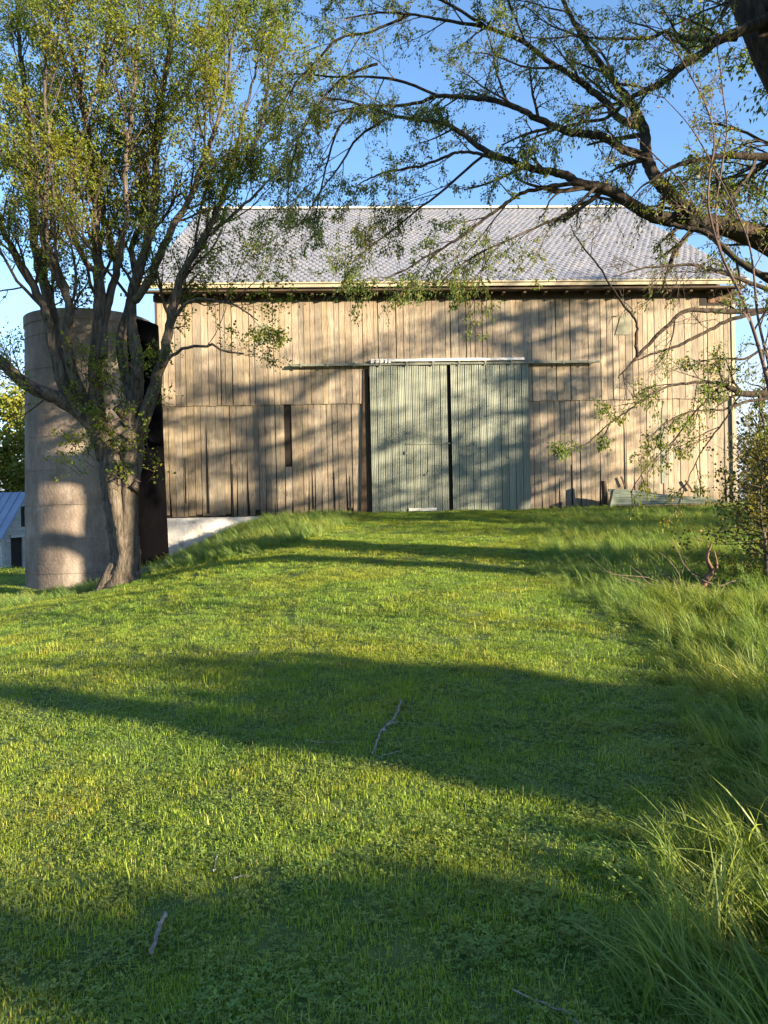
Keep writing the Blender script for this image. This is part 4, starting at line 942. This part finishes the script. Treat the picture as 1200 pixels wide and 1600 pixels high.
def cloverish(n, spread, size, h):
    mb = MB(); V = []; F3 = []; r = []
    for _ in range(n):
        a = rng.uniform(0, 6.28); q = spread * math.sqrt(rng.random()); x, y, z = q * math.cos(a), q * math.sin(a), rng.uniform(.3, 1) * h; rr = rng.random()
        for k in range(3):
            b = a + k * 2.09 + rng.normal(0, .2); s = size * rng.uniform(.7, 1.2); til = rng.uniform(-.1, .5); i = len(V)
            c, sn_ = math.cos(b), math.sin(b)
            V += [(x, y, z), (x + c * s * .6 - sn_ * s * .4, y + sn_ * s * .6 + c * s * .4, z + til * s * .6), (x + c * s, y + sn_ * s, z + til * s), (x + c * s * .6 + sn_ * s * .4, y + sn_ * s * .6 - c * s * .4, z + til * s * .6)]
            F3 += [(i, i + 1, i + 2), (i, i + 2, i + 3)]; r += [rr, rr]
    mb.V.append(np.array(V)); mb.n = len(V); mb.F3.append(np.array(F3)); mb.R3.append(np.array(r)); return mb
def scatter(name, label, pts, rots, scl, idx, protos):
    col = bpy.data.collections.new(name + '_protos')
    for o in protos: col.objects.link(o)
    me = bpy.data.meshes.new(name); n = len(pts)
    me.vertices.add(n); me.vertices.foreach_set('co', np.asarray(pts, np.float32).ravel())
    for nm, ty, dat in (('rot', 'FLOAT_VECTOR', rots), ('scl', 'FLOAT_VECTOR', scl)):
        a = me.attributes.new(nm, ty, 'POINT'); a.data.foreach_set('vector', np.asarray(dat, np.float32).ravel())
    a = me.attributes.new('pick', 'INT', 'POINT'); a.data.foreach_set('value', np.asarray(idx, np.int32))
    o = bpy.data.objects.new(name, me); COL.objects.link(o); tag(o, label, kind='stuff')
    ng = bpy.data.node_groups.new(name, 'GeometryNodeTree')
    ng.interface.new_socket('Geometry', in_out='INPUT', socket_type='NodeSocketGeometry'); ng.interface.new_socket('Geometry', in_out='OUTPUT', socket_type='NodeSocketGeometry')
    gi = ng.nodes.new('NodeGroupInput'); go = ng.nodes.new('NodeGroupOutput'); ip = ng.nodes.new('GeometryNodeInstanceOnPoints')
    ci = ng.nodes.new('GeometryNodeCollectionInfo'); ci.inputs['Collection'].default_value = col; ci.inputs['Separate Children'].default_value = True; ci.inputs['Reset Children'].default_value = True
    def na(nm, ty):
        x = ng.nodes.new('GeometryNodeInputNamedAttribute'); x.data_type = ty; x.inputs['Name'].default_value = nm; return x.outputs['Attribute']
    er = ng.nodes.new('FunctionNodeEulerToRotation'); L = ng.links.new
    L(na('rot', 'FLOAT_VECTOR'), er.inputs[0]); L(gi.outputs[0], ip.inputs['Points']); L(ci.outputs[0], ip.inputs['Instance'])
    ip.inputs['Pick Instance'].default_value = True
    L(na('pick', 'INT'), ip.inputs['Instance Index']); L(er.outputs[0], ip.inputs['Rotation']); L(na('scl', 'FLOAT_VECTOR'), ip.inputs['Scale'])
    L(ip.outputs[0], go.inputs[0]); md = o.modifiers.new('scatter', 'NODES'); md.node_group = ng; return o

# the mown track up the bank, its edges in ground coordinates
EDGE_R = np.array([(.62, 1.8), (.75, 2.6), (1.15, 3.3), (1.72, 4.0), (2.0, 4.9), (2.1, 5.6), (2.27, 6.9), (2.2, 8.0), (2.35, 10.5), (2.7, 14), (3.4, 18), (4.0, 21)])
EDGE_L = np.array([(-8.5, 12.0), (-5.9, 15.4), (-4.85, 15.8), (-3.8, 15.2), (-2.5, 14.2), (-1.5, 15.2), (-1.0, 17.3), (-.5, 20.2), (-.4, 22)])
def xright(y): return np.interp(y, EDGE_R[:, 1], EDGE_R[:, 0])
def ytop_left(x): return np.interp(x, EDGE_L[:, 0], EDGE_L[:, 1])
def wallY(x): return 22 + x * math.tan(YAW) - .05
def inframe(x, y, mrg=.6):
    return (np.abs(x) < y * .53 + mrg)
def wob(x, y): return .18 * np.sin(x * 2.1 + y * 1.3) + .10 * np.sin(x * 5.3 - y * 4.1) + .22 * np.sin(y * .9 + 1)
def tallmask(x, y):
    right = x > xright(y) + .6 * wob(x, y) * np.clip(y / 8, .2, 1)
    left = (x < -.4) & (y > ytop_left(x) + .6 * wob(x, y)) & (x > -7.5)
    hollow = ((x - 4.3) / 1.15) ** 2 + ((y - 9.35) / .55) ** 2 < 1
    return (right | left) & (y < wallY(x)) & ~hollow
def siloclear(x, y): return ((x - SX) ** 2 + (y - SY) ** 2 > 1.75 ** 2) & ((x - TLB[0]) ** 2 + (y - TLB[1]) ** 2 > .40 ** 2)

protoS = [blades(84, .10, .008, .029, .0036, 2, 1.0).build('grass_tuft', M['grass'], link=False) for _ in range(5)] + \
         [cloverish(30, .10, .012, .028).build('clover_patch', M['weed'], link=False) for _ in range(2)] + \
         [blades(22, .10, .035, .07, .0045, 3, 1.0).build('grass_tuft', M['grass'], link=False) for _ in range(2)]
def lawn():
    X = []; 
    for y0, y1, den in ((1.7, 4, 300), (4, 7, 230), (7, 11, 150), (11, 16, 110), (16, 22.5, 80), (22.5, 36, 14)):
        xm_ = y1 * .53 + .7; n = int((y1 - y0) * 2 * xm_ * den)
        x = rng.uniform(-xm_, xm_, n); y = rng.uniform(y0, y1, n)
        k = inframe(x, y) & siloclear(x, y) & ((y < wallY(x)) | (x < U0 - .1) | (x > U1 + .1)) & ~(((x + 6.0) / 1.5) ** 2 + ((y - 15.5) / .75) ** 2 < rng.random(n) ** .6)
        X.append(np.stack([x[k], y[k], np.full(k.sum(), y0)], -1))
    Q = np.concatenate(X); x, y = Q[:, 0], Q[:, 1]; n = len(x)
    z = height(x, y) - .004
    pat = np.sin(x * .9 + 1.3 * np.sin(y * .7)) * np.sin(y * .8 + .6 * np.sin(x * 1.1)) + rng.normal(0, .5, n)
    idx = rng.choice(5, n); r = rng.random(n)
    idx = np.where(r < .26 + .22 * (pat > .5), rng.choice([5, 6], n), idx); idx = np.where(r > .975, rng.choice([7, 8], n), idx)
    sc = rng.uniform(.75, 1.3, n) * np.interp(y, [2, 8, 20], [1, 1.15, 1.5]); zs = sc * rng.uniform(.75, 1.25, n) * (1 + .18 * np.tanh(pat))
    zs = zs * np.where(y > 22.5, 3, 1); sc = sc * np.where(y > 22.5, 2.2, 1)
    rot = np.stack([rng.normal(0, .08, n), rng.normal(0, .08, n), rng.uniform(0, 6.28, n)], -1)
    scatter('lawn_grass', 'short mown grass and clover covering the bank up to the barn doors', np.stack([x, y, z], -1), rot, np.stack([sc, sc, zs], -1), idx, protoS)
    print('lawn', n)
lawn()
protoT = [blades(34, .10, .20, .42, .0062, 5, .45, 1.2, .55).build('tall_tuft', M['tall'], link=False) for _ in range(5)] + \
         [blades(15, .07, .34, .56, .0115, 6, .4, 1.2, .4).build('tall_tuft', M['tall'], link=False) for _ in range(3)] + \
         [blades(26, .14, .10, .24, .006, 4, .9, 1.0, .2).build('tall_tuft', M['tall'], link=False) for _ in range(2)]
def tall():
    n = 60000; x = rng.uniform(-8, 13, n); y = rng.uniform(1.4, 22.3, n)
    k = tallmask(x, y) & inframe(x, y, 1.0) & siloclear(x, y); x, y = x[k], y[k]
    d = np.interp(y, [2, 6, 12, 22], [1.0, .9, .62, .5]); k = rng.random(len(x)) < d; x, y = x[k], y[k]; n = len(x)
    ed = np.minimum(np.abs(x - xright(y)), 3) ; s = np.interp(ed, [0, .35, 1.2], [.5, .85, 1.0]) * rng.uniform(.65, 1.15, n)
    s = np.where(x < 0, rng.uniform(.7, 1.15, n) * np.interp(x, [-7, -4, -1.2, -.3], [.7, 1.0, .9, .4]), s)
    s = s * np.interp(y, [4, 6.5, 12], [1, .74, .70]) * np.where(y > 19.5, .75, 1) * np.where((y > 13) & (x > 3), .75, 1)
    s = s * np.interp(y, [1.5, 3.2, 4.2, 6], [.95, .95, .8, 1])
    idx = rng.choice([0, 1, 2, 3, 4, 5, 6, 7, 8, 9], n, p=[.13] * 5 + [.07] * 3 + [.07] * 2)
    rot = np.stack([rng.normal(0, .24, n), rng.normal(-.05, .24, n), rng.normal(0, .85, n)], -1)
    scatter('tall_grass', 'uncut long grass bent leftwards along both sides of the mown bank', np.stack([x, y, height(x, y) - .01], -1), rot, np.stack([s * 1.05, s * 1.05, s], -1), idx, protoT)
    print('tall', n)
tall()
# broadleaf weeds on the lawn edge and small pale dandelion heads
protoW = [cloverish(34, .07, .018, .085).build('weed_rosette', M['weed'], link=False) for _ in range(3)]
n = 260; y = rng.uniform(2.2, 20, n); x = xright(y) + rng.normal(0, .35, n)
scatter('weeds', 'broadleaf weeds along the right edge of the mown grass', np.stack([x, y, height(x, y)], -1), np.stack([rng.normal(0, .2, n), rng.normal(0, .2, n), rng.uniform(0, 6, n)], -1), np.repeat(rng.uniform(.5, 1.1, (n, 1)), 3, 1), rng.integers(0, 3, n), protoW)
